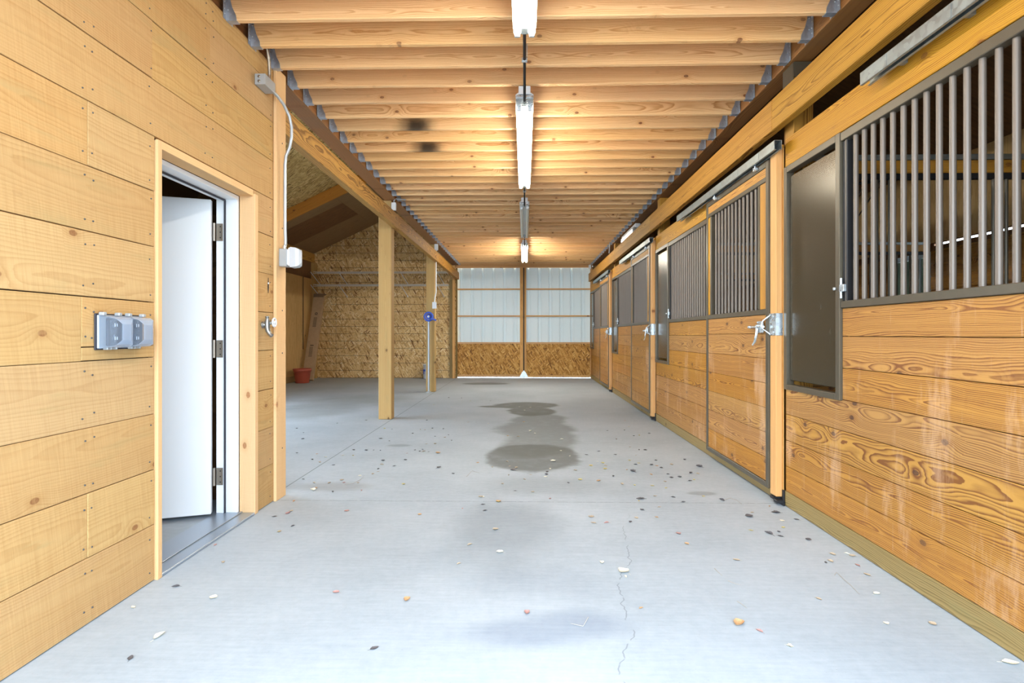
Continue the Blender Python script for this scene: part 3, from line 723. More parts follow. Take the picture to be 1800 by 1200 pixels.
def door_post(i):
    P = PD[i]
    t_ = thing('door_post', 'pale upright door-stop post with zinc latch plate, ' + ORD[i] + ' of the row', 'door post', (0, P, 0), 'stall door posts')
    k = MB(); k.box(1.700, 1.742, .0, .089, .055, 2.41, c=.003); k.box(1.7425, 1.7485, -.012, .06, .08, 2.41, c=.002); k.build('post', M_stud, t_)
    s = MB()
    s.box(1.6965, 1.699, -.003, .093, 1.145, 1.295, c=.0006); s.box(1.6965, 1.7495, -.006, -.003, 1.145, 1.295, c=.0006)
    for z in (1.165, 1.275):
        s.lathe([(0, 0), (.007, 0), (.006, -.004), (0, -.005)], (1.6965, .03, z), n=10, axis='x')
    sp = s.build('strike_plate', M_galv_b, t_)
    k = MB(); k.tube([(1.694, .075, 1.285), (1.688, .078, 1.278), (1.650, .092, 1.245), (1.645, .094, 1.235), (1.645, .094, 1.20), (1.650, .092, 1.19), (1.688, .078, 1.158), (1.694, .075, 1.152)], .005, 10)
    k.build('strike_loop', M_galv_b, sp)
    g = MB(); g.box(1.69, 1.748, .02, .075, .028, .05, c=.004); g.box(1.738, 1.748, -.025, -.001, .035, .105, c=.002); g.box(1.69, 1.748, -.03, .02, .018, .04, c=.004); g.box(1.735, 1.748, -.03, .07, .0, .03, c=.002)
    g.build('floor_guide', M_dark, t_)
def track(i):
    P = PD[i]; y0, y1 = -.09, 2.25
    t_ = MB(); x0, x1, z0, z1 = 1.648, 1.698, 2.372, 2.434; g = .003
    t_.box(x0, x0 + g, y0, y1, z0, z1, c=.0008); t_.box(x1 - g, x1, y0, y1, z0, z1, c=.0008); t_.box(x0 + g, x1 - g, y0, y1, z1 - g, z1, c=.0008)
    t_.box(x0 + g, x0 + .014, y0, y1, z0, z0 + g, c=.0008); t_.box(x1 - .014, x1 - g, y0, y1, z0, z0 + g, c=.0008)
    for k in range(6):
        y = y0 + .24 + k * .38; t_.box(x1, XR - .006, y, y + .03, z0 + .015, z1 - .01, c=.001)
        t_.box(x0 - .002, x0 - .0003, y, y + .012, z0 + .004, z1 - .004, c=.0004)
    o = t_.build('door_track', M_galv); o.location = (0, P, 0)
    tag(o, 'galvanised overhead door track on the stall header, ' + ORD[i] + ' of the row', 'door track', 'stall door tracks')
for i in range(4):
    track(i)
    if i: stall_door(i); door_post(i)

# partitions between the stalls
for i, y in enumerate((3.86, 7.50, 11.14)):
    t_ = thing('stall_partition', 'plank and bar partition inside the stalls, behind the ' + ['second', 'third', 'farthest'][i] + ' door post', 'stall partition', (0, y, 0), 'stall partitions')
    p = MB(); x0, x1 = 1.93, 5.42
    for z0, z1 in zip([.004] + seams, seams): p.box(x0, x1, 0, .038, z0 + .002, z1 - .0012, c=.0015)
    p.build('plank_panel', M_plank, t_)
    MB().box(x0, x1, 0, .038, 2.262, 2.350, c=.003).build('header_board', M_header, t_)
    MB().box(x0, x1, -.01, .045, 2.352, 2.388, c=.003).build('top_channel', M_galv, t_)
    f = MB()
    f.box(x0, x1, 0, .04, 1.297, 1.335, c=.003); f.box(x0, x1, 0, .04, 2.222, 2.26, c=.003); f.box(x0, x0 + .04, 0, .04, 1.336, 2.221, c=.003); f.box(3.60, 3.64, 0, .04, 1.336, 2.221, c=.003)
    f.build('grille_frame', M_dark, t_)
    me = MB().tube([(0, 0, 0), (0, 0, .886)], .0115, 10).mesh('bar', M_steel)
    for k in range(38):
        x = 2.00 + k * .088
        if x > 5.38 or abs(x - 3.62) < .05: continue
        o = bpy.data.objects.new('bar', me); C.objects.link(o); o.parent = t_; o.location = (x, .02, 1.335)
# corner hay rack of slanting rods in the second stall, seen through the near grille
h = thing('hay_rack', 'black slanted wire hay rack in the dark stall corner behind the nearest grille', 'hay rack')
f = MB(); f.tube([(1.86, 4.4, 2.25), (2.55, 4.0, 2.25)], .012, 8); f.tube([(1.80, 4.0, 1.35), (1.95, 3.93, 1.35)], .012, 8); f.build('frame', M_dark, h)
rod = MB()
for k in range(9):
    a = k / 8; rod.tube([(1.86 + .69 * a, 4.4 - .4 * a, 2.25), (1.82 + .12 * a, 4.0 - .06 * a, 1.35)], .005, 6)
rod.build('wire_rack_slats', M_steel, h)

# ================================================================== FAR BARN DOORS
def barn_door(name_side, x0, x1, label):
    t_ = thing('barn_door', label, 'barn door', (0, YB + .09, 0), 'far sliding barn doors')
    zb, zt = (.032 if name_side == 'a' else .024), 2.96
    f = MB()
    f.box(x0, x0 + .05, -.07, -.03, zb, zt, c=.003) if name_side == 'b' else f.box(x0 - .03, x0 + .012, -.07, -.03, zb, zt, c=.003)
    f.box(x1 - .085, x1, -.07, -.03, zb, zt, c=.003) if name_side == 'a' else f.box(x1, x1 + .03, -.07, -.03, zb, zt, c=.003)
    f.build('stile', M_stud, t_)
    if name_side == 'a': MB().box(x1 - .04, x1 + .08, -.0295, -.0255, zb, zt, c=.001).build('dark_gap_strip', M_rubber, t_)  # dark strip added to block daylight and colour the centre gap dark
    xa, xb = (x0 + .013, x1 - .0855) if name_side == 'a' else (x0 + .051, x1 - .001)
    for z in (2.36, 1.645, .93):
        MB().box(xa, xb, -.07, -.032, z - .018, z + .018, c=.002).build('girt', M_stud, t_)
    MB().box(xa, xb, -.07, -.032, zb + .002, zb + .05, c=.002).build('girt', M_stud, t_)
    k = MB(); k.box(xa, xb, -.066, -.05, zb + .053, .908, c=.002); k.build('flake_board', M_osb_door, t_)
    # ribbed steel skin
    prof = []; x = x0; n = int((x1 - x0) / .2875) + 1; x = x0
    for j in range(-1, n + 1):
        xx = x0 + j * .2875 + .11
        for dx, dy in ((-.13, 0), (-.055, 0), (-.05, -.006), (-.04, -.006), (-.035, 0), (-.024, 0), (-.018, .03), (.018, .03), (.024, 0), (.045, 0), (.05, -.006), (.06, -.006), (.065, 0)):
            p = xx + dx
            if x0 - (.10 if name_side == 'a' else .0) <= p <= x1 + (.012 if name_side == 'a' else .12): prof.append((p, dy))
    prof = sorted(set(prof + [(x0 - (.1 if name_side == 'a' else .0), 0.), (x1 + (.012 if name_side == 'a' else .12), 0.)]))
    poly = [(p, dy) for p, dy in prof] + [(p, dy + .0015) for p, dy in prof[::-1]]
    s = MB()
    m_ = len(prof)
    vs = [(p, dy, z) for z in (zb + .02, zt) for p, dy in prof]
    s._add(vs, [(a, a + 1, m_ + a + 1, m_ + a) for a in range(m_ - 1)])
    s._add([(p, dy + .002, z) for p, dy, z in vs], [(a, m_ + a, m_ + a + 1, a + 1) for a in range(m_ - 1)])
    s.build('steel_skin', M_wmetal, t_)
    g = MB(); g.box(x0 - .03, x1 + .0, -.075, -.02, zb - .012, zb + .0, c=.002); g.build('bottom_rail', M_galv_b, t_)
    return t_
L_ = barn_door('a', -1.80, -.035, 'white ribbed steel barn door leaf with flake board foot, on the bay side')
R_ = barn_door('b', -.005, 1.745, 'white ribbed steel barn door leaf with flake board foot, on the stall side')
k = MB(); k.prism([(-.12, .012), (.085, .012), (.085, .05), (.02, .17), (-.055, .17), (-.12, .05)], 'y', YB + .0, YB + .004); k.box(-.035, .0, YB - .03, YB - .001, .0, .2, c=.003)
tag(k.build('door_guide', M_galv_b), 'pale metal floor guide bracket between the two far barn doors', 'door guide')
k = MB(); k.tube([(-.02, YB + .005, .2), (-.02, YB + .005, 2.95)], .008, 8); tag(k.build('cane_bolt', M_dark), 'thin dark bolt rod in the gap between far barn doors', 'bolt')

# ================================================================== TUBE LIGHTS along the middle of the loft joists
def strip_light(name_label, y0, lit, x=0., z=2.787, L=2.33, top=.183, group='tube lights in a row under the joists'):
    t_ = thing('strip_light', name_label, 'tube light', (x, y0, z), group)
    h = MB(); h.box(-.042, .042, 0, L, .055, .115, c=.004); h.prism([(-.064, .052), (.064, .052), (.064, .06), (.044, .075), (-.044, .075), (-.064, .06)], 'y', .02, L); h.build('housing', M_wplast, t_)
    e = MB(); e.box(-.062, .062, 0, .15, .028, .051, c=.004); e.build('end_plate', M_galv_b, t_)
    for sx in (-1, 1):
        for a, c in ((.15, .175), (L - .02, L)):
            k = MB(); k.box(sx * .040 - .016, sx * .040 + .016, a, c, .001, .052, c=.004); k.build('lamp_holder', M_wplast if a < 1 else M_grey, t_)
        MB().tube([(sx * .040, .178, .022), (sx * .040, L - .022, .022)], .019, 16).build('tube', lit, t_)
    k = MB(); k.box(-.02, .02, L - .06, L - .001, .02, .05, c=.002); k.build('end_clip', M_galv, t_)
    for y in (.4, L - .4): MB().tube([(0, y, .116), (0, y, top)], .006, 8).build('hanger_rod', M_galv, t_)
    return t_
LY = [.72, 3.885, 7.05, 10.215]
for i, y in enumerate(LY):
    strip_light(['lit double tube light cut by the top of the picture', 'long lit double tube light below the charred joists', 'unlit grey double tube light in mid aisle', 'lit double tube light by the far barn doors'][i], y, M_tubes[i] or M_tube_off)
for i in range(3):
    t_ = thing('electrical_conduit', 'dark conduit run linking the ' + ['first and second', 'second and third', 'third and last'][i] + ' tube lights', 'conduit', (0, LY[i] + 2.33, 0), 'conduits between the tube lights')
    k = MB(); k.tube([(0, .002, 2.872), (0, .60, 2.872), (0, .70, 2.855), (0, .78, 2.81), (0, .82, 2.803), (0, .885, 2.803)], .0095, 10); k.build('pipe', M_dark, t_)
    k = MB(); k.box(-.018, .018, .40, .425, 2.860, 2.884, c=.003); k.box(.012, .018, .40, .425, 2.885, 2.971, c=.002); k.build('pipe_strap', M_galv_b, t_)
    k = MB(); k.tube([(0, .85, 2.803), (0, .875, 2.803)], .0115, 12); k.build('connector', M_galv, t_)
strip_light('dim tube light seen above the golden beam over the third stall', 8.95, M_tube_dim, x=1.83, z=2.835, L=1.25, top=.136, group='side tube light')

# ================================================================== ELECTRICAL FITTINGS, HYDRANT, SPIGOT
def bubble_cover(mb, y0, y1, z0, z1, x0, x1, th=.003):
    # five-sided clear cover with rounded front, open at the back
    for (xa, s) in ((x0, 1.), (x1, .0)):
        pass
    prof = [(x0, .0), (x0 + (x1 - x0) * .55, .004), (x0 + (x1 - x0) * .85, .014), (x1, .034)]
    vs = []; n = len(prof)
    for x, ins in prof:
        vs += [(x, y0 + ins, z0 + ins), (x, y1 - ins, z0 + ins), (x, y1 - ins, z1 - ins), (x, y0 + ins, z1 - ins)]
    fs = []
    for i in range(n - 1):
        for k in range(4): fs.append((i * 4 + k, i * 4 + (k + 1) % 4, i * 4 + 4 + (k + 1) % 4, i * 4 + 4 + k))
    fs.append(tuple(range((n - 1) * 4, n * 4)))
    mb._add(vs, fs)
    return mb
t_ = thing('outlet_box', 'double outlet under clear bubble covers set into the pale plank wall', 'outlet', (XL + .002, 2.185, 1.09))
k = MB(); k.box(0, .006, -.006, .262, -.002, .146, c=.002); k.build('gasket', M_rubber, t_)
k = MB(); k.box(.006, .014, 0, .256, .004, .140, c=.003)
for y in (.012, .098, .158, .244): k.box(.012, .034, y - .010, y + .010, .138, .152, c=.003)
for y in (.03, .05, .08, .17, .19, .22): k.box(.012, .032, y - .004, y + .004, -.002, .01, c=.002)
k.build('base_plate', M_grey, t_)
for y in (.004, .132):
    k = MB(); k.box(.0142, .024, y + .035, y + .112, .014, .128, c=.002)
    for z in (.045, .1): k.lathe([(0, 0), (.017, 0), (.017, .003), (0, .004)], (.024, y + .074, z), n=18, axis='x')
    for z in (.045, .1):
        k.box(.0282, .0292, y + .066, y + .070, z - .007, z + .007, c=.0002, mat=1); k.box(.0282, .0292, y + .078, y + .082, z - .006, z + .006, c=.0002, mat=1)
    k.build('receptacle', [M_rubber, M_wplast], t_)
    c_ = bubble_cover(MB(), y, y + .12, .004, .138, .0145, .088).build('bubble_cover', M_clear, t_)
    md = c_.modifiers.new('s', 'SOLIDIFY'); md.thickness = .003

t_ = thing('switch_box', 'grey weatherproof switch box with white cover on the wall corner', 'switch', (XL + .023, 3.80, 1.625))
k = MB(); k.box(0, .055, 0, .07, 0, .125, c=.005); k.build('box', M_grey, t_)
k = MB(); k.box(.0555, .066, .004, .066, .012, .118, c=.002); k.build('cover_seat', M_wplast, t_)
k = MB(); k.box(.066, .08, -.002, .072, .004, .13, c=.004); k.build('switch_plate', M_wplast, t_)
c_ = bubble_cover(MB(), -.006, .076, -.006, .134, .081, .148).build('bubble_cover', paint('frosted_plastic', (.80, .83, .87), .25, Transmission_Weight=.35), t_)
md = c_.modifiers.new('s', 'SOLIDIFY'); md.thickness = .004
k = MB(); k.tube([(.03, .03, .1255), (.03, .03, .15)], .012, 14); k.build('connector', M_galv_b, t_)

t_ = thing('junction_box', 'small grey junction box high on the pale plank wall', 'junction box', (XL + .002, 3.50, 2.755))
k = MB(); k.box(0, .07, 0, .145, 0, .07, c=.003); k.build('box', M_grey, t_)
for z in (.02, .05):
    k = MB(); k.lathe([(0, 0), (.009, 0), (.009, -.003), (0, -.004)], (.03, 0, z), n=14, axis='y'); k.build('screw', M_hinge, t_)
k = MB()
X = lambda px, py, x: None
k.tube([(XL + .05, 3.655, 2.775), (XL + .06, 3.70, 2.765), (XL + .075, 3.76, 2.735), (XL + .095, 3.81, 2.67), (XL + .105, 3.82, 2.60), (XL + .105, 3.82, 2.53), (XL + .09, 3.825, 2.46), (XL + .062, 3.83, 2.40), (XL + .055, 3.83, 2.34), (XL + .055, 3.83, 1.95), (XL + .056, 3.83, 1.86), (XL + .058, 3.83, 1.82), (XL + .058, 3.83, 1.778)], .0105, 12)
tag(k.build('bent_conduit', M_pipe), 'bent metal conduit running down the wall corner to the switch box', 'conduit')
k = MB()
pts = [(XL + .035, 3.63, 2.828), (XL + .036, 3.635, 2.88), (XL + .04, 3.62, 2.96), (XL + .045, 3.58, 3.03), (XL + .045, 3.55, 3.12), (XL + .045, 3.55, 3.2)]
k.tube(pts, .0095, 10)
for i in range(len(pts) - 1):
    a, c = Vector(pts[i]), Vector(pts[i + 1]); n = max(1, int((c - a).length / .014))
    for j in range(n): p = a.lerp(c, j / n); d = (c - a).normalized(); k.tube([p, p + d * .006], .0112, 10)
tag(k.build('flexible_conduit', M_hinge), 'flexible metal conduit rising from junction box to the loft', 'conduit')

t_ = thing('spigot', 'small metal tap with round white wheel on the short planks', 'tap', (XL + .003, 3.61, 1.215))
k = MB(); k.lathe([(0, .0), (.024, .0), (.024, .004), (.013, .006), (.012, .030)], (0, 0, 0), n=16, axis='x')
k.tube([(.030, 0, .045), (.030, 0, .02), (.030, 0, -.015), (.034, 0, -.04), (.048, 0, -.062), (.062, 0, -.074)], [.011, .017, .017, .015, .013, .014], 14); k.lathe([(0, 0), (.013, 0), (.013, .012), (0, .014)], (.030, 0, .045), n=8); k.build('body', M_brass, t_)
k = MB(); k.tube([(.040, .0, .012), (.066, .012, .016)], .008, 10); k.lathe([(0, 0), (.012, 0), (.012, .010), (0, .010)], (.046, .004, .012), n=6, axis='x'); k.build('stem', M_brass, t_)
k = MB(); ctr = (.070, .016, .016)
ring = [(ctr[0], ctr[1] + .027 * math.cos(a), ctr[2] + .027 * math.sin(a)) for a in [2 * PI * j / 20 for j in range(21)]]
k.tube(ring, .0055, 8, cap=False)
for a in (.5, 2.6, 4.7): k.tube([ctr, (ctr[0], ctr[1] + .027 * math.cos(a), ctr[2] + .027 * math.sin(a))], .004, 6)
k.lathe([(0, -.004), (.010, -.004), (.010, .006), (0, .007)], ctr, n=12, axis='x'); k.build('hand_wheel', M_wplast, t_)

def hanging_box(label, x, y, z, s, pts, boxname='junction_box'):
    t_ = thing(boxname, label, 'junction box', (x, y, z))
    k = MB(); k.box(-s[0] / 2, s[0] / 2, -s[1], 0, -s[2] / 2, s[2] / 2, c=.004); k.build('box', M_grey, t_)
    k = MB(); k.box(-s[0] / 2 - .003, s[0] / 2 + .003, -s[1] - .004, -s[1] - .0005, -s[2] / 2 - .003, s[2] / 2 + .003, c=.002); k.build('cover', M_wplast, t_)
    return t_
hanging_box('grey junction box at the top of the first square post', -1.76, 7.435, 2.875, (.055, .05, .10), None)
k = MB(); k.tube([(-1.76, 7.41, 2.927), (-1.76, 7.41, 2.96), (-1.74, 7.41, 2.985), (-1.60, 7.40, 2.985 - .02)], .009, 8); tag(k.build('conduit_stub', M_pipe), 'short conduit from post box towards the joists above', 'conduit')
hanging_box('white junction box at top of the farther square post', -1.765, 11.055, 2.90, (.065, .06, .12), None)
hanging_box('white outlet box low on conduit beside the farther square post', -1.80, 11.03, 1.735, (.075, .06, .125), None, 'outlet_box')
k = MB(); k.tube([(-1.765, 11.03, 2.84), (-1.765, 10.99, 2.80), (-1.765, 10.985, 2.2), (-1.765, 10.99, 2.0), (-1.79, 11.0, 1.9), (-1.80, 11.0, 1.80)], .011, 10); tag(k.build('drop_conduit', M_wplast), 'pale conduit dropping down the farther post to an outlet', 'conduit')
t_ = hanging_box('small white box at the end of the stall-side girt beam', 1.715, YB - .08, 2.93, (.06, .05, .1), None)
k = MB(); k.tube([(1.70, 11.0, 2.96), (1.69, 11.0, 2.90), (1.685, 11.0, 2.80), (1.68, 11.0, 2.765)], .012, 8); tag(k.build('cable_loop', M_grey), 'short grey cable loop on the third stall-side post', 'cable')

t_ = thing('yard_hydrant', 'tall steel water pipe with blue round valve head before the farther post', 'hydrant', (-1.912, 10.98, 0))
MB().tube([(0, 0, 0.001), (0, 0, 1.50)], .021, 14).build('pipe', M_pipe, t_)
k = MB()
ring = [(.082 * math.cos(a), -.02, 1.51 + .082 * math.sin(a)) for a in [2 * PI * j / 24 for j in range(25)]]
k.tube(ring, .019, 10, cap=False); k.lathe([(0, -.03), (.05, -.03), (.055, -.01), (.05, .03), (0, .03)], (0, 0, 1.51), n=20, axis='y'); k.build('valve_head', M_blue, t_)
k = MB(); k.lathe([(0, -.045), (.02, -.045), (.024, -.035), (.024, -.03), (0, -.03)], (0, 0, 1.51), n=16, axis='y'); k.build('hub', M_wplast, t_)
k = MB(); k.tube([(.05, -.02, 1.47), (.09, -.03, 1.455), (.13, -.04, 1.45), (.15, -.045, 1.43)], [.02, .018, .017, .02], 12); k.build('spout', M_blue, t_)
k = MB(); k.lathe([(0, 0), (.06, 0), (.055, .012), (.03, .02), (.021, .03)], (0, 0, .001), n=18); k.build('floor_collar', M_grey, t_)

# ================================================================== BAY: shelves, box, pot, bucket
def wire_shelf(label, z):
    x0, x1, ya, yb = -5.50, -1.99, YB - .40, YB - .055
    t_ = thing('wire_shelf', label, 'shelf', (0, 0, z), 'wire shelves on the flake board wall')
    k = MB()
    for y, zz in ((ya, 0), (ya, -.045), (ya + .12, 0), (yb - .1, 0), (yb, 0)): k.tube([(x0, y, zz), (x1, y, zz)], .0065, 6)
    n = 70
    for j in range(n + 1):
        x = x0 + (x1 - x0) * j / n
        k.tube([(x, yb, .004), (x, ya, .004), (x, ya - .003, -.045)], .0025, 5)
    k.build('wire_grid', M_wire, t_)
    for x in (-5.45, -4.72, -3.10, -2.14):
        k = MB(); k.tube([(x - .12, ya, -.005), (x, yb - .02, -.285)], .008, 8); k.box(x - .012, x + .012, yb - .02, yb - .004, -.31, -.27, c=.003); k.build('shelf_brace', M_wplast, t_)
wire_shelf('upper white wire shelf on the flake board end wall', 2.785)
wire_shelf('lower white wire shelf on the flake board end wall', 2.455)

t_ = thing('cardboard_box', 'long narrow cardboard box leaning in the bay corner behind the pot', 'box', (-5.37, 13.55, .003))
rot = math.atan2(.80, 2.2)
t_.rotation_euler = (-rot, math.radians(0), 0)
k = MB(); k.box(-.135, .135, -.045, .045, .02, 2.28, c=.004); k.build('carton', M_card, t_)
k = MB(); k.box(-.135, .135, -.06, -.052, 2.24, 2.34, c=.002); k.prism([(-.135, 2.281), (.135, 2.281), (.215, 2.32), (.13, 2.345), (-.12, 2.335)], 'y', -.05, -.045); k.build('flap', M_card_d, t_)
k = MB(); k.lathe([(.018, 0), (.036, 0), (.036, -.001), (.018, -.001)], (.0, -.0455, 1.78), n=20, axis='y')
k.build('printed_logo', M_ink, t_)
k = MB(); k.box(-.045, .045, -.0465, -.0455, .905, .93, c=.0002); k.build('printed_bar', M_ink, t_)
for zt in (1.66, .86):
    k = MB()
    for j in range(9):
        for q in range(3): k.box(-.05 + q * .03, -.024 + q * .03, -.0465, -.0455, zt - j * .03, zt + .015 - j * .03, c=.0001)
    k.build('printed_lettering', M_ink, t_)
t_ = thing('plant_pot', 'empty terracotta-coloured plastic pot on the bay floor beside the leaning box', 'pot', (-5.30, 13.05, .001))
k = MB(); k.lathe([(0, .0), (.150, .0), (.158, .01), (.190, .265), (.194, .268), (.208, .272), (.212, .335), (.205, .34), (.196, .335), (.190, .30), (.18, .26), (.145, .03), (0, .028)], n=40); k.build('pot', M_terra, t_)
t_ = thing('bucket', 'white plastic pail half hidden behind the farther square post', 'bucket', (-2.50, YB - .33, .001))
k = MB(); k.lathe([(0, 0), (.125, 0), (.13, .006), (.142, .36), (.15, .362), (.15, .385), (.138, .387), (.126, .02), (0, .018)], n=32); k.build('pail', M_wplast, t_)
k = MB()
for g0, g1, za, zb2 in ((3.5, 4.3, .20, .25), (3.7, 4.0, .13, .21)):
    n = 8; vs = [(r_ * math.cos(g0 + (g1 - g0) * j / n), r_ * math.sin(g0 + (g1 - g0) * j / n), z_) for z_, r_ in ((za, .136 + .034 * za), (zb2, .136 + .034 * zb2)) for j in range(n + 1)]
    k._add(vs, [(j, j + 1, n + 2 + j, n + 1 + j) for j in range(n)])
k.build('label', M_blue, t_)

# ================================================================== DRY LEAVES on the concrete
def leaf_mesh(nm, kind, shape):
    rnd = random.Random(nm + str(shape)); n = 9; vs = []; fs = []
    L = 1.0; W = [.30, .42, .24, .5][shape]; curl = [.35, .6, .9, .25][shape]; bend = [.1, .25, .15, .3][shape]
    for i in range(n):
        a = i / (n - 1); w = W * math.sin(PI * a ** .85) ** .8 * (1 + .12 * rnd.uniform(-1, 1)) if 0 < i < n - 1 else .01
        zc = .03 + bend * (a - .5) ** 2 * 2
        for s, hz in ((-1, 1), (-.5, .3), (0, 0), (.5, .3), (1, 1)):
            vs.append((a * L - .5, s * w * (1 - curl * .25 * abs(s)), zc + hz * curl * w * .8 + rnd.uniform(-.01, .02)))
    for i in range(n - 1):
        for j in range(4): fs.append((i * 5 + j, i * 5 + j + 1, i * 5 + 6 + j, i * 5 + 5 + j))
    m = MB(); m._add(vs, fs, 0, True); m._add([(x, y, z + .012) for x, y, z in vs], [f[::-1] for f in fs], 0, True)
    m.tube([(-.48, 0, .045), (-.62, .02, .03), (-.75, .06, .02)], .012, 5)
    return m.mesh('leaf_' + kind, M_leaf[kind.lower()])
LM = {}
LEAVES = '''1.63,3.61,d 1.59,3.44,w 1.54,3.32,y 1.48,3.25,d 1.46,3.18,d 1.69,3.47,d 1.59,3.13,d 1.61,2.92,t 1.52,2.82,d 1.55,2.83,t 1.69,2.93,w 1.71,2.90,t 1.66,2.79,p 1.64,2.68,t 1.56,2.48,w 1.28,2.43,t 1.44,2.23,w 0.98,2.06,w 1.71,1.97,W 1.62,2.23,t -0.00,8.38,w -0.08,8.79,w 0.09,8.72,w 0.37,8.60,w -0.01,7.26,o 0.07,6.57,W 0.12,6.42,w -0.19,6.26,o -0.07,6.22,t 0.41,6.07,w 0.36,5.46,w 0.43,5.24,w 0.26,5.02,W -0.16,4.99,t -0.13,4.82,t -0.28,4.78,t -0.10,4.68,D -0.07,4.76,t 0.22,4.73,w 0.19,4.62,d 0.18,4.54,d 0.17,4.46,w 0.05,4.53,t -0.13,4.51,t 0.00,4.38,t -0.17,4.25,t -0.07,4.06,d -0.42,4.94,t -0.31,3.90,t -0.18,3.79,y 0.06,4.03,t 0.18,3.87,p 0.58,4.85,y 0.43,4.68,t 0.44,4.38,y 0.58,4.35,O 0.34,4.29,d 0.69,4.73,y 0.71,4.85,t 0.70,4.95,y 0.66,5.00,w 0.59,5.29,d 0.73,5.45,d 0.87,5.30,d 1.06,5.28,t 1.14,5.52,d 1.20,5.52,d 0.96,5.06,y 1.02,4.96,y 0.98,4.90,d 1.12,4.89,d 1.16,4.86,o 0.87,4.71,o 0.91,4.66,D 1.20,5.07,d 1.18,4.79,d 1.30,4.91,t 1.52,4.84,D 1.38,4.61,D 1.43,4.59,t 1.04,4.56,o 1.18,4.57,d 1.25,4.48,d 1.18,4.46,d 1.10,4.34,t 1.30,4.36,d 1.34,4.40,y 0.97,4.22,y 0.84,4.23,y 0.75,4.26,t 1.06,4.16,y 0.72,4.49,d 1.47,5.10,d 1.30,6.92,w 1.70,7.03,w 1.45,6.45,d 1.31,6.33,y 1.24,6.29,d 1.34,7.40,p 0.99,6.63,d 1.20,6.66,d 1.01,6.09,t 1.08,5.67,t 0.81,3.88,D 0.79,3.83,y 0.90,3.70,t 0.77,3.64,d 1.09,3.81,d 0.93,3.95,t 1.05,3.92,d 1.27,3.95,y 0.42,3.49,t 0.42,3.38,t 0.50,3.38,p 0.70,3.47,t 0.83,3.49,o 0.65,3.40,d -0.17,3.25,t -0.26,3.60,d -0.28,3.73,d 0.89,3.21,p -2.00,5.27,o -1.87,5.14,w -2.21,5.31,d -1.95,5.03,d -1.68,4.82,d -1.70,5.46,d -1.57,5.44,d -1.50,5.46,d -1.43,5.44,d -1.63,5.21,y -1.73,5.21,w -1.84,4.92,t -1.76,4.35,d -1.63,4.24,t -1.56,4.04,W -1.56,4.10,o -1.40,4.00,d -1.51,4.24,t -1.44,4.32,t -1.40,4.25,p -1.29,4.25,t -1.34,4.46,w -1.25,4.52,t -1.23,4.60,t -1.26,4.85,t -1.14,4.80,d -1.25,4.69,d -1.29,5.00,d -1.14,5.32,p -1.09,5.47,d -1.03,5.41,d -0.99,5.41,t -0.94,5.39,d -1.02,5.50,d -0.84,5.34,O -1.09,5.03,d -0.74,4.76,D -0.59,4.55,d -0.94,5.79,t -1.03,5.78,t -0.89,6.15,t -0.79,5.97,d -0.87,6.30,d -1.01,6.21,d -1.26,6.65,t -1.20,6.63,t -1.30,6.39,d -1.71,6.71,y -1.61,6.67,d -0.99,6.71,d -1.13,6.74,d -1.31,7.37,d -2.12,7.35,d -2.43,7.11,d -2.79,6.70,d -2.59,6.41,d -2.44,6.02,d -1.59,6.06,d -1.46,5.93,d -0.74,7.22,t -0.85,7.54,w -0.42,4.94,o -0.30,3.90,w -0.18,3.80,o -0.93,4.22,y -1.20,4.04,p -1.59,3.77,o -1.82,4.16,y -0.47,7.12,w -1.49,9.03,y -1.16,8.72,w -0.94,9.56,y -1.38,10.03,d -1.14,9.98,d -0.59,9.57,d -1.52,3.51,p -1.52,3.56,t -1.43,3.19,y -1.39,3.28,d -1.16,3.57,p -0.67,3.51,o -0.51,2.38,o -0.84,2.44,p -0.30,3.01,t -0.33,2.76,t 0.01,2.28,p -0.13,2.91,w -0.17,3.25,t -0.41,3.64,p -0.55,2.01,d 0.49,2.33,o 0.85,2.21,O 0.91,2.16,p 0.98,2.06,w 1.08,2.84,t 0.39,2.79,w 0.48,2.69,W 0.48,2.63,w 0.89,3.05,o 0.89,3.21,p 1.47,3.60,t 1.42,3.52,D 1.33,3.27,y 1.62,3.60,D 1.64,3.73,o 1.41,3.22,D 1.46,3.18,d 1.37,3.86,D -1.39,2.07,W -1.52,2.75,t -1.65,2.29,w -1.36,2.38,w -1.59,2.48,d -1.81,3.32,t -1.52,3.52,p -1.58,3.45,d -1.43,3.19,t -1.40,1.93,d -1.69,2.98,p'''
CN = dict(d='dark grey', t='pale tan', o='orange-brown', y='yellow', w='cream', p='reddish')
def region(x, y):
    if x < -1.75 and y > 3.9: return 'in the shaded open bay'
    if y > 6.0: return 'deep in the aisle, past the first square post'
    if x > 1.0: return ('near the nearest stall planks' if y < 3.75 else 'near the second stall door')
    if x < -.9: return ('near the white door wall' if y < 3.8 else 'beyond the floor joint near the bay')
    if y < 3.0: return 'on the bright concrete in front'
    if y < 3.8: return 'just in front of the cross joint in the floor'
    return ('around the damp stain' if x < .6 else 'between damp stain and stall fronts')
rl = random.Random(11)
pool = [tuple(w.split(',')) for w in LEAVES.split()]
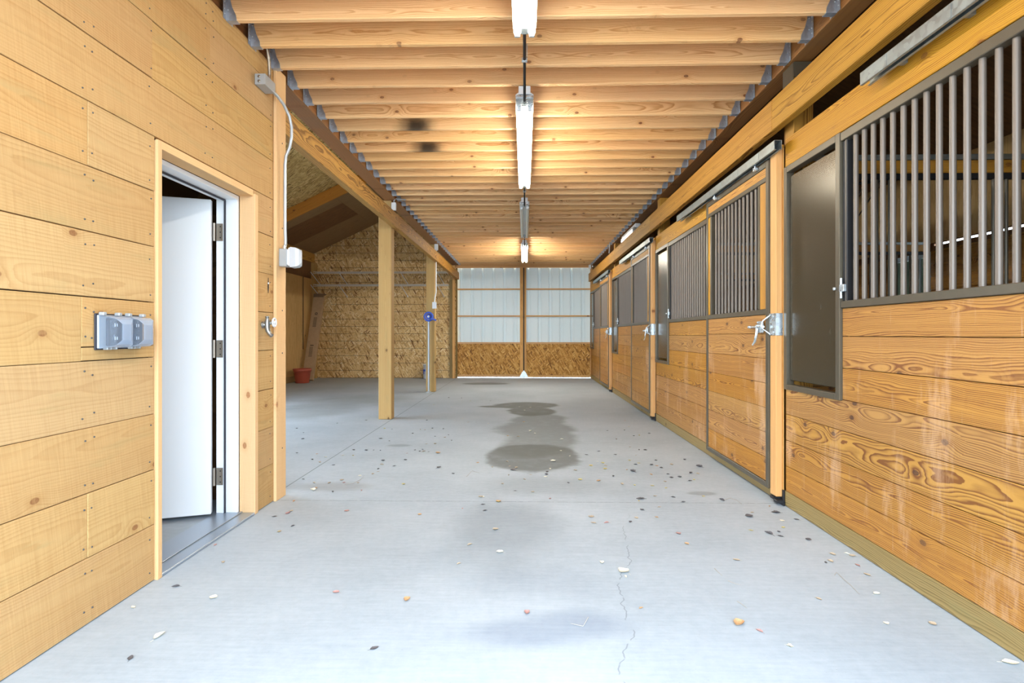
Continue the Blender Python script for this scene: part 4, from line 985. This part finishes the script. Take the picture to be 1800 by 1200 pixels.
for xs, ys, kd in pool:
    x, y = float(xs), float(ys); kl = kd.lower(); sh = rl.randrange(4)
    if (kl, sh) not in LM: LM[(kl, sh)] = leaf_mesh('leaf', kl, sh)
    o = bpy.data.objects.new('dry_leaf', LM[(kl, sh)]); C.objects.link(o)
    s = (rl.uniform(.048, .062) if kd.isupper() else rl.uniform(.022, .04))
    x = min(x, 1.70)
    o.location = (x, y, .0005); o.scale = (s, s, s); o.rotation_euler = (0, 0, rl.uniform(0, 6.28))
    big = 'larger ' if kd.isupper() else 'small '
    lab = big + CN[kl] + ' dry leaf ' + region(x, y)
    tag(o, lab, 'leaf', lab.replace(' dry leaf', ' leaves'))

M_straw = paint('straw', srgb(176, 170, 160), .7)
STALKS = [[(1.478, 2.665), (1.504, 2.697), (1.502, 2.666), (1.496, 2.617), (1.493, 2.558), (1.479, 2.47)] ,
[(1.378, 3.852), (1.441, 3.907), (1.473, 3.855), (1.469, 3.765)] ,
[(-1.376, 4.195), (-1.325, 4.229), (-1.298, 4.346), (-1.307, 4.469)] ,
[(0.932, 2.729), (0.935, 2.691), (0.941, 2.647)] ,
[(0.948, 2.592), (0.966, 2.569), (0.991, 2.553)] ,
[(1.763, 2.823), (1.803, 2.844), (1.816, 2.817), (1.79, 2.729)] ,
[(0.915, 2.395), (0.925, 2.37), (0.933, 2.336)] ,
[(0.259, 2.246), (0.23, 2.176), (0.183, 2.196)] ,
[(-0.469, 4.453), (-0.441, 4.639), (-0.372, 4.564)] ,
]
STL = ['pale curled stalk lying beside the nearest stall planks', 'bent twig on the cross joint in front of the second stall door', 'thin pale stalk among leaves near the bay floor joint', 'short grey straw in the bright floor, second row of straws', 'short straw closest to the nearest grille on the bright floor', 'pale looped straw touching the bottom stall sill board', 'single grey straw lowest on the bright floor beside the crack', 'forked straw left of the floor crack', 'small pale stalk beyond the cross joint in mid floor']
for pts, lab in zip(STALKS, STL):
    k = MB(); k.tube([(x, y, .004) for x, y in pts], [.0016] + [.0013] * (len(pts) - 2) + [.0008], 6)
    tag(k.build('straw_stalk', M_straw), lab, 'straw', 'straws on the concrete')

# ================================================================== LIGHT, WORLD, CAMERA
w = bpy.data.worlds.new('sky'); sc.world = w; w.use_nodes = True
nt = w.node_tree; nt.nodes.clear()
out = nt.nodes.new('ShaderNodeOutputWorld'); bg = nt.nodes.new('ShaderNodeBackground')
bg.inputs[0].default_value = (.70, .85, 1.0, 1); bg.inputs[1].default_value = WORLD
nt.links.new(bg.outputs[0], out.inputs[0])
pl = bpy.data.lights.new('front_opening_portal', 'AREA'); pl.shape = 'RECTANGLE'; pl.size = 3.5; pl.size_y = 3.0
pl.cycles.is_portal = True
po = bpy.data.objects.new('front_opening_portal', pl); C.objects.link(po); po.location = (0, -.16, 1.48); po.rotation_euler = (math.radians(90), 0, 0)
f = 970.
cam = bpy.data.cameras.new('camera'); cam.sensor_width = 36.; cam.lens = f / 1800 * 36; cam.shift_y = -12 / 1800; cam.clip_start = .02
co = bpy.data.objects.new('camera', cam); C.objects.link(co)
co.location = (0, 0, 1.15); co.rotation_euler = (math.radians(90), 0, math.atan(22 / f))
sc.camera = co
sc.view_settings.view_transform = 'Standard'; sc.view_settings.look = 'None'; sc.view_settings.gamma = 1
sc.view_settings.exposure = EXPOSURE
sc.cycles.max_bounces = 10; sc.cycles.diffuse_bounces = 6; sc.cycles.glossy_bounces = 4; sc.cycles.transmission_bounces = 6
sc.cycles.caustics_reflective = False; sc.cycles.caustics_refractive = False
sc.cycles.use_denoising = True; sc.cycles.sample_clamp_indirect = 6.0
